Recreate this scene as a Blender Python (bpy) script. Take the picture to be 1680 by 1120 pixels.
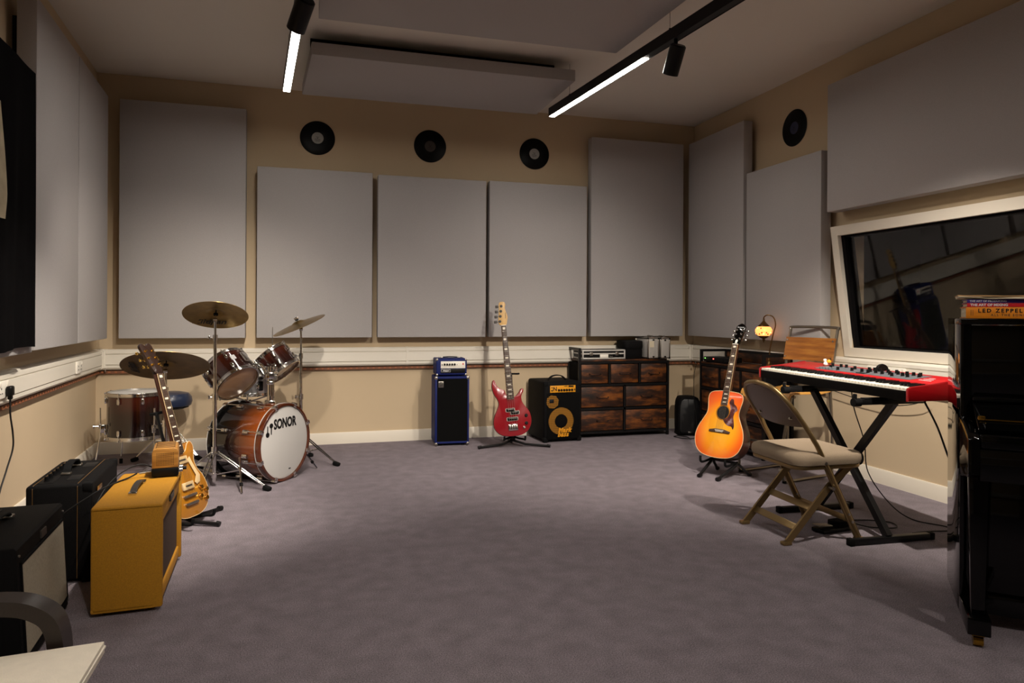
import bpy, bmesh, math, random
from mathutils import Vector, Matrix, Euler
random.seed(7)
for _o in list(bpy.data.objects): bpy.data.objects.remove(_o)
SC = bpy.context.scene
COL = SC.collection
PI = math.pi
def R(d): return math.radians(d)

# ------------------------------------------------------------------ camera, world, exposure
cam_d = bpy.data.cameras.new('camera'); cam = bpy.data.objects.new('camera', cam_d); COL.objects.link(cam)
cam_d.sensor_width = 36.0; cam_d.lens = 36.0*1140/1680; cam_d.shift_y = -45.3/1680; cam_d.clip_start = .05
cam.matrix_world = Matrix.Translation((0, 0, 1.15)) @ Matrix.Rotation(R(-16.3), 4, 'Z') @ Matrix.Rotation(R(90), 4, 'X') @ Matrix.Rotation(.0052, 4, 'Z')
SC.camera = cam
W = bpy.data.worlds.new('world'); SC.world = W; W.use_nodes = True
W.node_tree.nodes['Background'].inputs[0].default_value = (.02, .018, .016, 1)
W.node_tree.nodes['Background'].inputs[1].default_value = .2
SC.view_settings.view_transform = 'Standard'; SC.view_settings.look = 'None'
SC.view_settings.exposure = 0.0; SC.view_settings.gamma = 1.0; SC.view_settings.use_curve_mapping = False
LED_STRENGTH = 64.0          # linear LED diffusers
SPOT_POWER = 282.0            # track spot heads
WARM = (1.0, .90, .78)

# ------------------------------------------------------------------ materials
def lin(c):
    if isinstance(c, str):
        c = [int(c[i:i+2], 16)/255 for i in (0, 2, 4)]
    return tuple((x/12.92 if x <= .04045 else ((x+.055)/1.055)**2.4) for x in c) + (1.0,)
MATS = {}
def mat(name, col, rough=.5, metal=0.0, spec=.5, coat=0.0, noise=None, bump=None, emit=None, trans=0.0, ior=1.45, col2=None):
    m = bpy.data.materials.new(name); m.use_nodes = True; MATS[name] = m
    nt = m.node_tree; b = nt.nodes['Principled BSDF']
    b.inputs['Base Color'].default_value = lin(col); b.inputs['Roughness'].default_value = rough
    b.inputs['Metallic'].default_value = metal; b.inputs['Specular IOR Level'].default_value = spec
    b.inputs['Coat Weight'].default_value = coat; b.inputs['Coat Roughness'].default_value = .05
    b.inputs['IOR'].default_value = ior; b.inputs['Transmission Weight'].default_value = trans
    tc = nt.nodes.new('ShaderNodeTexCoord')
    if noise:                                   # (scale, amount, stretch xyz)
        mp = nt.nodes.new('ShaderNodeMapping'); nt.links.new(tc.outputs['Object'], mp.inputs[0])
        mp.inputs['Scale'].default_value = noise[2] if len(noise) > 2 else (1, 1, 1)
        n = nt.nodes.new('ShaderNodeTexNoise'); n.inputs['Scale'].default_value = noise[0]; n.inputs['Detail'].default_value = 5
        nt.links.new(mp.outputs[0], n.inputs['Vector'])
        r = nt.nodes.new('ShaderNodeMapRange'); r.inputs[1].default_value = .3; r.inputs[2].default_value = .7
        nt.links.new(n.outputs['Fac'], r.inputs[0])
        mx = nt.nodes.new('ShaderNodeMix'); mx.data_type = 'RGBA'
        nt.links.new(r.outputs[0], mx.inputs[0])
        a = lin(col); c2 = lin(col2) if col2 else tuple(x*(1-noise[1]) for x in a[:3])+(1,)
        mx.inputs[6].default_value = c2; mx.inputs[7].default_value = a
        nt.links.new(mx.outputs[2], b.inputs['Base Color'])
    if bump:                                    # (scale, strength, distance)
        n = nt.nodes.new('ShaderNodeTexNoise'); n.inputs['Scale'].default_value = bump[0]; n.inputs['Detail'].default_value = 3
        nt.links.new(tc.outputs['Object'], n.inputs['Vector'])
        bp = nt.nodes.new('ShaderNodeBump'); bp.inputs['Strength'].default_value = bump[1]; bp.inputs['Distance'].default_value = bump[2] if len(bump) > 2 else .002
        nt.links.new(n.outputs['Fac'], bp.inputs['Height']); nt.links.new(bp.outputs[0], b.inputs['Normal'])
    if emit:
        b.inputs['Emission Color'].default_value = tuple(emit[0])+(1,); b.inputs['Emission Strength'].default_value = emit[1]
    return m
def ramp_mat(name, build, stops, rough=.3, coat=.6, metal=0.0, spec=.5):
    """colour ramp driven by a node value made by build(nt, object_coords)"""
    m = mat(name, 'FFFFFF', rough, metal, spec, coat); nt = m.node_tree; b = nt.nodes['Principled BSDF']
    tc = [n for n in nt.nodes if n.bl_idname == 'ShaderNodeTexCoord'][0]
    cr = nt.nodes.new('ShaderNodeValToRGB'); nt.links.new(build(nt, tc.outputs['Object']), cr.inputs[0])
    while len(cr.color_ramp.elements) < len(stops): cr.color_ramp.elements.new(.5)
    for e, (p, c) in zip(cr.color_ramp.elements, stops): e.position = p; e.color = lin(c)
    nt.links.new(cr.outputs[0], b.inputs['Base Color'])
    return m
def n_dist(center, scale):
    def f(nt, co):
        mp = nt.nodes.new('ShaderNodeMapping'); mp.vector_type = 'TEXTURE'
        mp.inputs['Location'].default_value = center; mp.inputs['Scale'].default_value = scale
        nt.links.new(co, mp.inputs[0]); l = nt.nodes.new('ShaderNodeVectorMath'); l.operation = 'LENGTH'
        nt.links.new(mp.outputs[0], l.inputs[0]); return l.outputs['Value']
    return f
def n_axis(i, a, b_, wob=0.0):
    def f(nt, co):
        s = nt.nodes.new('ShaderNodeSeparateXYZ'); nt.links.new(co, s.inputs[0])
        r = nt.nodes.new('ShaderNodeMapRange'); r.inputs[1].default_value = a; r.inputs[2].default_value = b_
        nt.links.new(s.outputs[i], r.inputs[0])
        if not wob: return r.outputs[0]
        n = nt.nodes.new('ShaderNodeTexNoise'); n.inputs['Scale'].default_value = 7; nt.links.new(co, n.inputs['Vector'])
        ad = nt.nodes.new('ShaderNodeMath'); ad.operation = 'MULTIPLY_ADD'; ad.inputs[1].default_value = wob
        nt.links.new(n.outputs['Fac'], ad.inputs[0]); nt.links.new(r.outputs[0], ad.inputs[2]); return ad.outputs[0]
    return f
def n_noise(scale, stretch, detail=6, rough=.6):
    def f(nt, co):
        mp = nt.nodes.new('ShaderNodeMapping'); mp.inputs['Scale'].default_value = stretch; nt.links.new(co, mp.inputs[0])
        n = nt.nodes.new('ShaderNodeTexNoise'); n.inputs['Scale'].default_value = scale; n.inputs['Detail'].default_value = detail
        n.inputs['Roughness'].default_value = rough
        oi = nt.nodes.new('ShaderNodeObjectInfo'); ad = nt.nodes.new('ShaderNodeVectorMath'); ad.operation = 'ADD'
        ml = nt.nodes.new('ShaderNodeMath'); ml.operation = 'MULTIPLY'; ml.inputs[1].default_value = 40; nt.links.new(oi.outputs['Random'], ml.inputs[0])
        nt.links.new(mp.outputs[0], ad.inputs[0]); nt.links.new(ml.outputs[0], ad.inputs[1]); nt.links.new(ad.outputs[0], n.inputs['Vector']); return n.outputs['Fac']
    return f

mat('wall_dark', '5E564E', .9)
mat('wall', 'C9B495', .85, noise=(1.5, .05), bump=(350, .08))
mat('ceiling', 'E0DAD0', .9, bump=(250, .05))
mat('carpet', '8C838A', 1.0, spec=.1, noise=(11, .22), bump=(420, .7, .005))
def _carpet():
    m = MATS['carpet']; nt = m.node_tree; b = nt.nodes['Principled BSDF']
    tc = [n for n in nt.nodes if n.bl_idname == 'ShaderNodeTexCoord'][0]
    base = b.inputs['Base Color'].links[0].from_socket
    n = nt.nodes.new('ShaderNodeTexNoise'); n.inputs['Scale'].default_value = 230; n.inputs['Detail'].default_value = 6
    nt.links.new(tc.outputs['Object'], n.inputs['Vector'])
    r = nt.nodes.new('ShaderNodeMapRange'); r.inputs[1].default_value = .3; r.inputs[2].default_value = .7; r.inputs[3].default_value = .5; r.inputs[4].default_value = 1.42
    nt.links.new(n.outputs['Fac'], r.inputs[0])
    v = nt.nodes.new('ShaderNodeVectorMath'); v.operation = 'SCALE'
    nt.links.new(base, v.inputs[0]); nt.links.new(r.outputs[0], v.inputs['Scale']); nt.links.new(v.outputs[0], b.inputs['Base Color'])
_carpet()
mat('fabric_grey', 'B3AFAE', .95, spec=.15, noise=(220, .10), bump=(600, .35, .002))
mat('white_paint', 'DDD5C6', .55, bump=(120, .03))
mat('white_plastic', 'E2DCCF', .4)
mat('dark_gap', '191716', .8)
mat('black', '0B0A0A', .45, spec=.25)
mat('black_matte', '0C0B0C', .85, spec=.12)
mat('black_metal', '0E0D0E', .42, spec=.35)
mat('black_gloss', '040404', .05, spec=.42)
mat('tolex_black', '0D0C0D', .68, spec=.16, noise=(140, .3), bump=(500, .7, .002))
mat('tolex_blue', '121F5C', .58, spec=.3, bump=(500, .6, .002))
mat('tweed', 'C48A1E', .7, noise=(240, .22), bump=(500, .5, .002))
mat('grille_black', '0B0B0B', .85, spec=.12, bump=(700, .9, .003))
mat('grille_brown', '4A3326', .85, noise=(300, .4), bump=(500, .6, .002))
mat('grille_silver', 'A39A88', .7, noise=(120, .2), bump=(500, .6, .002))
mat('chrome', 'D8D6D2', .13, metal=1.0)
mat('steel', 'A9A49C', .32, metal=1.0)
mat('aluminium', 'C6C2BC', .45, metal=.25, noise=(60, .1, (40, 1, 1)))
mat('brass', 'C79A3C', .25, metal=1.0)
mat('gold', 'D8AE58', .22, metal=1.0)
mat('cream', 'CDB183', .5)
mat('white', 'EDE8DC', .4)
mat('print_white', 'D8D8D8', .5)
mat('piping_gold', '6E5026', .5)
mat('print_black', '0B0B0B', .5)
mat('rubber', '0A0A0B', .8, spec=.2)
mat('led_diffuser', 'FFFFFF', .5, emit=((1.0, .92, .83), LED_STRENGTH))
mat('vinyl', '070707', .35, spec=.18)
mat('paper_label', 'A9AAA6', .6, noise=(60, .15))
mat('led_tape_shade', '7A4E36', .6)
mat('led_orange', '96593A', .5, emit=((1.0, .33, .10), .05))
mat('led_red', 'FF2020', .5, emit=((1.0, .05, .04), 14.0))
mat('led_green', '20FF20', .5, emit=((.15, 1.0, .08), 8.0))
mat('bronze', 'A88B52', .30, metal=1.0, noise=(14, .35, (1, 1, 6)))
mat('cymbal_dark', '8A7142', .36, metal=1.0, noise=(10, .4))
mat('red_metal', '8C0A18', .28, spec=.6, coat=.9)
mat('red_panel', 'AE1C1F', .38, coat=.3)
mat('red_cheek', '8E0D12', .3, coat=.6)
mat('rosewood', '4A3428', .5, noise=(50, .4, (6, 6, .5)))
mat('maple', 'D9AE6C', .42, noise=(30, .18, (6, 6, .4)), coat=.4)
mat('head_dark', '22120B', .35, coat=.3)
mat('mahogany', '3E1C10', .35, coat=.5, noise=(25, .3, (6, 6, .5)))
mat('pearl', 'EFE6D2', .25)
mat('head_white', 'C9C7C3', .55)
mat('head_clear', 'A98466', .18, spec=.6, coat=.4)
mat('shell_silver', 'B9B9BC', .3, metal=.6)
mat('throne_blue', '1E2A44', .35, coat=.2)
mat('leather_strap', '3A3430', .5)
mat('seat_fabric', '9C8A74', .95, noise=(260, .22), bump=(500, .6, .003))
mat('chair_bronze', '8D7650', .33, metal=.75)
mat('chair_pan', '6A5A4C', .42, metal=.35)
mat('tube_steel', '8E867A', .33, metal=.9)
mat('cushion_cream', 'F0E7D6', .9, noise=(40, .06), bump=(300, .4, .003))
mat('arm_wood', '2A211D', .38, noise=(30, .3, (1, 8, 8)))
mat('tapestry', '0D0C0D', 1.0, spec=.03, noise=(8, .25), bump=(300, .4, .002))
mat('tapestry_print', 'B7A98D', .95, noise=(9, .4))
mat('key_white', 'E9E2D2', .3)
mat('key_black', '0B0B0C', .35)
mat('panel_grey', '63676B', .45)
mat('cable', '0D0C0C', .6)
mat('glass', 'FFFFFF', 0.0, trans=1.0, ior=1.34)
mat('control_dark', '1E1E1D', .8)
mat('yellow_panel', 'E0981E', .45)
mat('book_orange', 'E58A1E', .45)
mat('book_purple', '3A2A86', .4)
mat('book_red', 'C8202A', .4)
mat('paper', 'D9CDB2', .8, noise=(30, .15, (1, 1, 30)))
mat('paper_tan', 'D2A873', .8, noise=(20, .3, (1, 1, 20)))
mat('antique', '7A5A36', .35, metal=.9, noise=(40, .4))
mat('lamp_glass', 'F09A50', .35, emit=((1.0, .36, .09), 1.9))
mat('lamp_bead', 'C02018', .3, emit=((1.0, .04, .02), .35))
mat('lamp_cream', 'FFE0A0', .3, emit=((1.0, .62, .22), 2.2))
ramp_mat('wood_rustic', n_noise(4.5, (1.0, 1.0, 3.5), 7, .65), [(.34, '130A06'), (.48, '341B0C'), (.60, '6A3A14'), (.76, '94571F')], rough=.5, coat=.0)
ramp_mat('wood_ply', n_noise(5, (1, 1, 9), 4, .5), [(.3, '7A481A'), (.5, '935A24'), (.7, 'A8702E')], rough=.42, coat=.2)
ramp_mat('wood_light', n_noise(4, (2, 2, 2), 3, .5), [(.3, 'C58A3C'), (.7, 'DDA552')], rough=.4, coat=.3)
ramp_mat('wood_cage', n_noise(12, (1, 6, 6), 4, .5), [(.3, '8A5A22'), (.7, 'BF8A42')], rough=.4, coat=.3)
ramp_mat('burst_acoustic', n_dist((0, 0, .22), (.265, 1.0, .325)), [(0, 'F0AE2A'), (.45, 'F09A1C'), (.72, 'E2621A'), (1.0, 'B93A1C')], rough=.25, coat=.9)
ramp_mat('burst_gold', n_dist((.0, 0, .17), (.26, 1.0, .34)), [(0, 'A86F1C'), (.6, 'A06718'), (.9, '8A5014'), (1.0, '64350F')], rough=.25, coat=.9)
ramp_mat('pickguard', n_noise(22, (1, 1, 1), 4, .6), [(.35, '2A1414'), (.52, '5A2C2A'), (.66, '8E7A80')], rough=.3, coat=.5)
ramp_mat('bd_shell', n_axis(2, .02, .40, .22), [(.15, '864014'), (.42, '66300F'), (.68, '1E0D08'), (.95, '070606')], rough=.15, coat=1.0)
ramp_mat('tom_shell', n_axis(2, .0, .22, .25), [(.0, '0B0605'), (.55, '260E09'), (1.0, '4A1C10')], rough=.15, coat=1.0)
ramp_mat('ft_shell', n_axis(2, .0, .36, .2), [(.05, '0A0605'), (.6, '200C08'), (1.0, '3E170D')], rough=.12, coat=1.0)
ramp_mat('bd_hoop', n_noise(6, (1, 1, 1), 3, .5), [(.3, '3C190A'), (.7, '622C0D')], rough=.2, coat=.8)
def perforated(name, base, hole, scale):
    m = mat(name, base, .45); nt = m.node_tree; b = nt.nodes['Principled BSDF']
    tc = [n for n in nt.nodes if n.bl_idname == 'ShaderNodeTexCoord'][0]
    v = nt.nodes.new('ShaderNodeTexVoronoi'); v.inputs['Scale'].default_value = scale; v.inputs['Randomness'].default_value = 0
    nt.links.new(tc.outputs['Object'], v.inputs['Vector'])
    l = nt.nodes.new('ShaderNodeMath'); l.operation = 'LESS_THAN'; l.inputs[1].default_value = .36
    nt.links.new(v.outputs['Distance'], l.inputs[0])
    mx = nt.nodes.new('ShaderNodeMix'); mx.data_type = 'RGBA'; nt.links.new(l.outputs[0], mx.inputs[0])
    mx.inputs[6].default_value = lin(base); mx.inputs[7].default_value = lin(hole); nt.links.new(mx.outputs[2], b.inputs['Base Color'])
perforated('mesh_yellow', '96661A', '0C0803', 62)
perforated('mesh_black', '1C1C1D', '020202', 110)
def rings(name):
    m = MATS[name]; nt = m.node_tree; b = nt.nodes['Principled BSDF']
    tc = [n for n in nt.nodes if n.bl_idname == 'ShaderNodeTexCoord'][0]
    w = nt.nodes.new('ShaderNodeTexWave'); w.wave_type = 'RINGS'; w.rings_direction = 'Z'; w.inputs['Scale'].default_value = 60
    nt.links.new(tc.outputs['Object'], w.inputs['Vector'])
    bp = nt.nodes.new('ShaderNodeBump'); bp.inputs['Strength'].default_value = .25; bp.inputs['Distance'].default_value = .001
    nt.links.new(w.outputs['Fac'], bp.inputs['Height']); nt.links.new(bp.outputs[0], b.inputs['Normal'])
for n_ in ('vinyl', 'bronze', 'cymbal_dark'): rings(n_)

# ------------------------------------------------------------------ mesh helpers
def axis_M(p, z, x=None):
    z = Vector(z).normalized()
    if x is None: x = Vector((1, 0, 0)) if abs(z.x) < .9 else Vector((0, 1, 0))
    x = Vector(x); x = (x - z*x.dot(z)).normalized(); y = z.cross(x)
    return Matrix(((x.x, y.x, z.x, p[0]), (x.y, y.y, z.y, p[1]), (x.z, y.z, z.z, p[2]), (0, 0, 0, 1)))
def catmull(pts, n=6, closed=True):
    out = []; N = len(pts)
    for i in range(N if closed else N-1):
        g = lambda k: Vector(pts[k % N]) if closed else Vector(pts[max(0, min(N-1, k))])
        a, b, c, d = g(i-1), g(i), g(i+1), g(i+2)
        for k in range(n):
            t = k/n
            out.append(.5*((2*b)+(c-a)*t+(2*a-5*b+4*c-d)*t*t+(3*b-a-3*c+d)*t**3))
    if not closed: out.append(Vector(pts[-1]))
    return [tuple(p) for p in out]
def inset(o, d):
    N = len(o); res = []
    area = sum(o[i][0]*o[(i+1) % N][1]-o[(i+1) % N][0]*o[i][1] for i in range(N))
    sg = 1 if area > 0 else -1
    for i in range(N):
        a, b, c = o[i-1], o[i], o[(i+1) % N]
        e1 = Vector((b[0]-a[0], b[1]-a[1])); e2 = Vector((c[0]-b[0], c[1]-b[1]))
        n1 = Vector((-e1.y, e1.x)).normalized() if e1.length else Vector((0, 0)); n2 = Vector((-e2.y, e2.x)).normalized() if e2.length else Vector((0, 0))
        n = n1+n2; n = n.normalized() if n.length > 1e-6 else n1
        k = max(.5, n.dot(n1)) if n1.length else 1
        res.append((b[0]+n.x*sg*d/k, b[1]+n.y*sg*d/k))
    return res
def crosses(O):
    N = len(O); c = lambda a, b, d: (b[0]-a[0])*(d[1]-a[1])-(b[1]-a[1])*(d[0]-a[0])
    for i in range(N):
        p, q = O[i], O[(i+1) % N]
        for j in range(i+2, min(N, i+14)):
            r, s_ = O[j], O[(j+1) % N]
            if (j+1) % N != i and c(p, q, r)*c(p, q, s_) < 0 and c(r, s_, p)*c(r, s_, q) < 0: return True
    return False
class MB:
    def __init__(s): s.v = []; s.f = []
    def add(s, vs, fs, M=None):
        k = len(s.v)
        s.v += [tuple(M @ Vector(p)) for p in vs] if M is not None else [tuple(p) for p in vs]
        s.f += [tuple(i+k for i in f) for f in fs]; return s
    def box(s, c, d, M=None):
        x, y, z = (q/2 for q in d)
        vs = [(c[0]+i*x, c[1]+j*y, c[2]+k*z) for i in (-1, 1) for j in (-1, 1) for k in (-1, 1)]
        return s.add(vs, [(0, 1, 3, 2), (4, 6, 7, 5), (0, 4, 5, 1), (2, 3, 7, 6), (0, 2, 6, 4), (1, 5, 7, 3)], M)
    def bx(s, x0, x1, y0, y1, z0, z1, M=None):
        return s.box(((x0+x1)/2, (y0+y1)/2, (z0+z1)/2), (x1-x0, y1-y0, z1-z0), M)
    def rbox(s, c, d, b=.01, seg=2, M=None):
        bm = bmesh.new(); bmesh.ops.create_cube(bm, size=1)
        bmesh.ops.scale(bm, vec=d, verts=bm.verts)
        bmesh.ops.bevel(bm, geom=bm.edges[:], offset=min(b, min(d)*.49), segments=seg, profile=.5, affect='EDGES')
        bm.verts.index_update(); vs = [(v.co.x+c[0], v.co.y+c[1], v.co.z+c[2]) for v in bm.verts]
        fs = [tuple(v.index for v in f.verts) for f in bm.faces]; bm.free()
        return s.add(vs, fs, M)
    def cyl(s, p0, p1, r, r2=None, n=14, cap=True, M=None):
        p0 = Vector(p0); p1 = Vector(p1); r2 = r if r2 is None else r2
        A = axis_M(p0, p1-p0); L = (p1-p0).length
        vs = [A @ Vector((rr*math.cos(2*PI*i/n), rr*math.sin(2*PI*i/n), z)) for rr, z in ((r, 0), (r2, L)) for i in range(n)]
        fs = [(i, (i+1) % n, n+(i+1) % n, n+i) for i in range(n)]
        if cap: fs += [tuple(reversed(range(n))), tuple(range(n, 2*n))]
        return s.add(vs, fs, M)
    def tube(s, pts, r, n=8, closed=False, M=None):
        P = [Vector(p) for p in pts]; N = len(P); rr = r if isinstance(r, (list, tuple)) else [r]*N
        t0 = (P[1]-P[0]).normalized(); up = Vector((0, 0, 1)) if abs(t0.z) < .9 else Vector((1, 0, 0))
        nrm = (up-t0*up.dot(t0)).normalized(); vs = []
        for i in range(N):
            if closed: t = (P[(i+1) % N]-P[i-1]).normalized()
            else: t = (P[min(i+1, N-1)]-P[max(i-1, 0)]).normalized()
            nrm = (nrm-t*nrm.dot(t)).normalized(); bi = t.cross(nrm)
            for k in range(n):
                a = 2*PI*k/n; vs.append(P[i]+(nrm*math.cos(a)+bi*math.sin(a))*rr[i])
        fs = [(i*n+k, i*n+(k+1) % n, ((i+1) % N)*n+(k+1) % n, ((i+1) % N)*n+k) for i in range(N if closed else N-1) for k in range(n)]
        if not closed: fs += [tuple(reversed(range(n))), tuple(range((N-1)*n, N*n))]
        return s.add(vs, fs, M)
    def strip(s, pts, w, t, side, M=None):
        """rectangular section swept along pts; side = width direction"""
        P = [Vector(p) for p in pts]; N = len(P); sd = Vector(side).normalized(); vs = []
        for i in range(N):
            d = (P[min(i+1, N-1)]-P[max(i-1, 0)]).normalized(); nn = d.cross(sd).normalized()
            for a, b in ((-1, -1), (1, -1), (1, 1), (-1, 1)): vs.append(P[i]+sd*(a*w/2)+nn*(b*t/2))
        fs = [(i*4+k, i*4+(k+1) % 4, i*4+4+(k+1) % 4, i*4+4+k) for i in range(N-1) for k in range(4)]
        fs += [(3, 2, 1, 0), (N*4-4, N*4-3, N*4-2, N*4-1)]
        return s.add(vs, fs, M)
    def lathe(s, prof, n=32, M=None, closed=False):
        vs = [(r*math.cos(2*PI*i/n), r*math.sin(2*PI*i/n), z) for r, z in prof for i in range(n)]
        m = len(prof); fs = [(j*n+i, j*n+(i+1) % n, ((j+1) % m)*n+(i+1) % n, ((j+1) % m)*n+i) for j in range(m if closed else m-1) for i in range(n)]
        if not closed:
            if prof[0][0] > 1e-6: fs.append(tuple(reversed(range(n))))
            if prof[-1][0] > 1e-6: fs.append(tuple(range((m-1)*n, m*n)))
        return s.add(vs, fs, M)
    def slab(s, o, d0, d1, b=0.0, plane='xz', M=None):
        while b > .0008 and len(o) > 20 and crosses(inset(o, b)): b *= .7
        rings_ = [(o, d0), (o, d1)] if b <= 0 else [(inset(o, b), d0), (inset(o, b*.3), d0+b*.3), (o, d0+b), (o, d1-b), (inset(o, b*.3), d1-b*.3), (inset(o, b), d1)]
        N = len(o); vs = []
        for oo, d in rings_:
            for u, w in oo:
                vs.append({'xz': (u, d, w), 'xy': (u, w, d), 'yz': (d, u, w)}[plane])
        fs = [(j*N+i, j*N+(i+1) % N, (j+1)*N+(i+1) % N, (j+1)*N+i) for j in range(len(rings_)-1) for i in range(N)]
        fs += [tuple(reversed(range(N))), tuple(range((len(rings_)-1)*N, len(rings_)*N))]
        return s.add(vs, fs, M)
    def mesh(s, name, sharp=38):
        me = bpy.data.meshes.new(name); me.from_pydata(s.v, [], s.f)
        bm = bmesh.new(); bm.from_mesh(me); bmesh.ops.remove_doubles(bm, verts=bm.verts, dist=1e-6)
        bmesh.ops.recalc_face_normals(bm, faces=bm.faces); bm.to_mesh(me); bm.free()
        me.polygons.foreach_set('use_smooth', [len(p.vertices) <= 6 for p in me.polygons]); me.set_sharp_from_angle(angle=R(sharp)); me.update()
        return me
def obj(name, mb, m, parent=None, M=None, label=None, kind=None):
    me = mb.mesh(name) if isinstance(mb, MB) else mb
    o = bpy.data.objects.new(name, me); COL.objects.link(o)
    if m is not None and not me.materials: me.materials.append(MATS[m])
    if parent is not None: o.parent = parent
    if M is not None: o.matrix_local = M
    if label: o['label'] = label
    if kind: o['kind'] = kind
    return o
def thing(name, label, cat, M=None, group=None):
    o = bpy.data.objects.new(name, None); COL.objects.link(o); o.empty_display_size = .05
    if M is not None: o.matrix_world = M
    o['label'] = label; o['category'] = cat
    if group: o['group'] = group
    return o
def tag(o, label, cat, group=None):
    o['label'] = label; o['category'] = cat
    if group: o['group'] = group
    return o
def struct(name, mb, m): return obj(name, mb, m, kind='structure')
def TR(x, y, z=0, rz=0): return Matrix.Translation((x, y, z)) @ Matrix.Rotation(R(rz), 4, 'Z')
def text(name, body, size, m, parent, M, ext=.0006, bold=0.0, shear=0.0, space=1.0, align='CENTER'):
    cu = bpy.data.curves.new(name, 'FONT'); cu.body = body; cu.size = size; cu.extrude = ext; cu.offset = bold
    cu.shear = shear; cu.space_character = space; cu.align_x = align; cu.align_y = 'CENTER'; cu.resolution_u = 3
    t = bpy.data.objects.new(name, cu); COL.objects.link(t)
    dg = bpy.context.evaluated_depsgraph_get(); me = bpy.data.meshes.new_from_object(t.evaluated_get(dg))
    bpy.data.objects.remove(t); bpy.data.curves.remove(cu); me.materials.clear(); me.materials.append(MATS[m])
    o = bpy.data.objects.new(name, me); COL.objects.link(o); o.parent = parent; o.matrix_local = M
    return o
FRONT = Matrix.Rotation(R(90), 4, 'X')          # text standing upright, facing local -Y
def circ(r, n=28, c=(0, 0)): return [(c[0]+r*math.cos(2*PI*i/n), c[1]+r*math.sin(2*PI*i/n)) for i in range(n)]
def rrect(w, h, r, n=5, c=(0, 0)):
    o = []
    for sx, sy, a in ((1, 1, 0), (-1, 1, 90), (-1, -1, 180), (1, -1, 270)):
        for k in range(n+1):
            t = R(a+90*k/n); o.append((c[0]+sx*(w/2-r)+r*math.cos(t), c[1]+sy*(h/2-r)+r*math.sin(t)))
    return o

# ------------------------------------------------------------------ the room
YB, XR, YF, ZC = 6.30, 3.774, -1.3, 3.073
CL = Vector((-1.641, YB, 0)); LDIR = Vector((math.sin(R(3.5)), -math.cos(R(3.5)), 0)); LN = Vector((math.cos(R(3.5)), math.sin(R(3.5)), 0))
LW = Matrix(((-LDIR.x, LN.x, 0, CL.x), (-LDIR.y, LN.y, 0, CL.y), (0, 0, 1, 0), (0, 0, 0, 1)))   # local: x = -distance from the back corner, y = inward
LLEN = (YB-YF)/math.cos(R(3.5))
XLF = (CL+LDIR*LLEN).x
fl = MB(); fl.add([(-1.8, YF-.1, -.1), (XR+.1, YF-.1, -.1), (XR+.1, YB+.1, -.1), (-1.8, YB+.1, -.1), (-1.8, YF-.1, 0), (XR+.1, YF-.1, 0), (XR+.1, YB+.1, 0), (-1.8, YB+.1, 0)],
       [(3, 2, 1, 0), (4, 5, 6, 7), (0, 1, 5, 4), (1, 2, 6, 5), (2, 3, 7, 6), (3, 0, 4, 7)])
struct('floor', fl, 'carpet')
struct('ceiling', MB().bx(-1.8, XR+.1, YF-.1, YB+.1, ZC, ZC+.1), 'ceiling')
struct('wall_back', MB().bx(-1.8, XR+.1, YB, YB+.1, 0, ZC), 'wall')
struct('wall_front', MB().bx(-1.5, XR+.1, YF-.1, YF, 0, ZC), 'wall_dark')
o = struct('wall_left', MB().bx(-LLEN-.05, .1, -.1, 0, 0, ZC), 'wall'); o.matrix_world = LW
# right wall with the control-room window opening
WY0, WY1, WZ0, WZ1 = 2.12, 4.13, .90, 1.75
wr = MB(); wr.bx(XR, XR+.1, YF, WY0, 0, ZC).bx(XR, XR+.1, WY1, YB, 0, ZC).bx(XR, XR+.1, WY0, WY1, 0, WZ0).bx(XR, XR+.1, WY0, WY1, WZ1, ZC)
struct('wall_right', wr, 'wall')
cr = MB(); cr.bx(XR+.1, XR+.9, WY0-.3, WY0-.25, .4, 2.3).bx(XR+.1, XR+.9, WY1+.25, WY1+.3, .4, 2.3).bx(XR+.1, XR+.9, WY0-.3, WY1+.3, .38, .43).bx(XR+.1, XR+.9, WY0-.3, WY1+.3, 2.27, 2.32).bx(XR+.88, XR+.93, WY0-.3, WY1+.3, .4, 2.3)
struct('wall_control_room', cr, 'control_dark')
# skirting
SK = [(0, 0), (.016, 0), (.016, .088), (.010, .1), (0, .1)]
struct('baseboard_back', MB().slab([(YB-a, b) for a, b in SK], CL.x+.01, XR, plane='yz'), 'white_paint')
struct('baseboard_right', MB().slab([(XR-a, b) for a, b in SK], YF, YB-.016, plane='xz'), 'white_paint')
o = struct('baseboard_left', MB().slab([(a, b) for a, b in SK], -LLEN+.02, -.02, plane='yz'), 'white_paint'); o.matrix_world = LW

# dado trunking: base with chamfered edges, proud lid between the two seam lines, couplers, corner pieces
TZ0, TZ1 = .686, .848
def trunk_profile(off): return [(0, TZ0), (.045, TZ0), (.058, TZ0+.014), (.058, TZ0+.034), (.050, TZ0+.0345), (.050, TZ0+.0395), (.061, TZ0+.040), (.061, TZ1-.041), (.050, TZ1-.0405), (.050, TZ1-.0355), (.058, TZ1-.035), (.058, TZ1-.014), (.045, TZ1), (0, TZ1)]
def coupler(parent, at, axis):
    c = MB(); p = [(0, TZ0-.002), (.047, TZ0-.002), (.064, TZ0+.013), (.064, TZ1-.013), (.047, TZ1+.002), (0, TZ1+.002)]
    return c, p
TP = trunk_profile(0)
t1 = struct('trim_1', MB().slab([(YB-a, b) for a, b in TP], CL.x+.08, XR-.08, plane='yz'), 'white_plastic')
t2 = struct('trim_2', MB().slab(TP, -LLEN+.02, -.08, plane='yz'), 'white_plastic'); t2.matrix_world = LW
t3 = struct('trim_3', MB().slab([(XR-a, b) for a, b in TP], YF+.02, YB-.08, plane='xz'), 'white_plastic')
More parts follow.
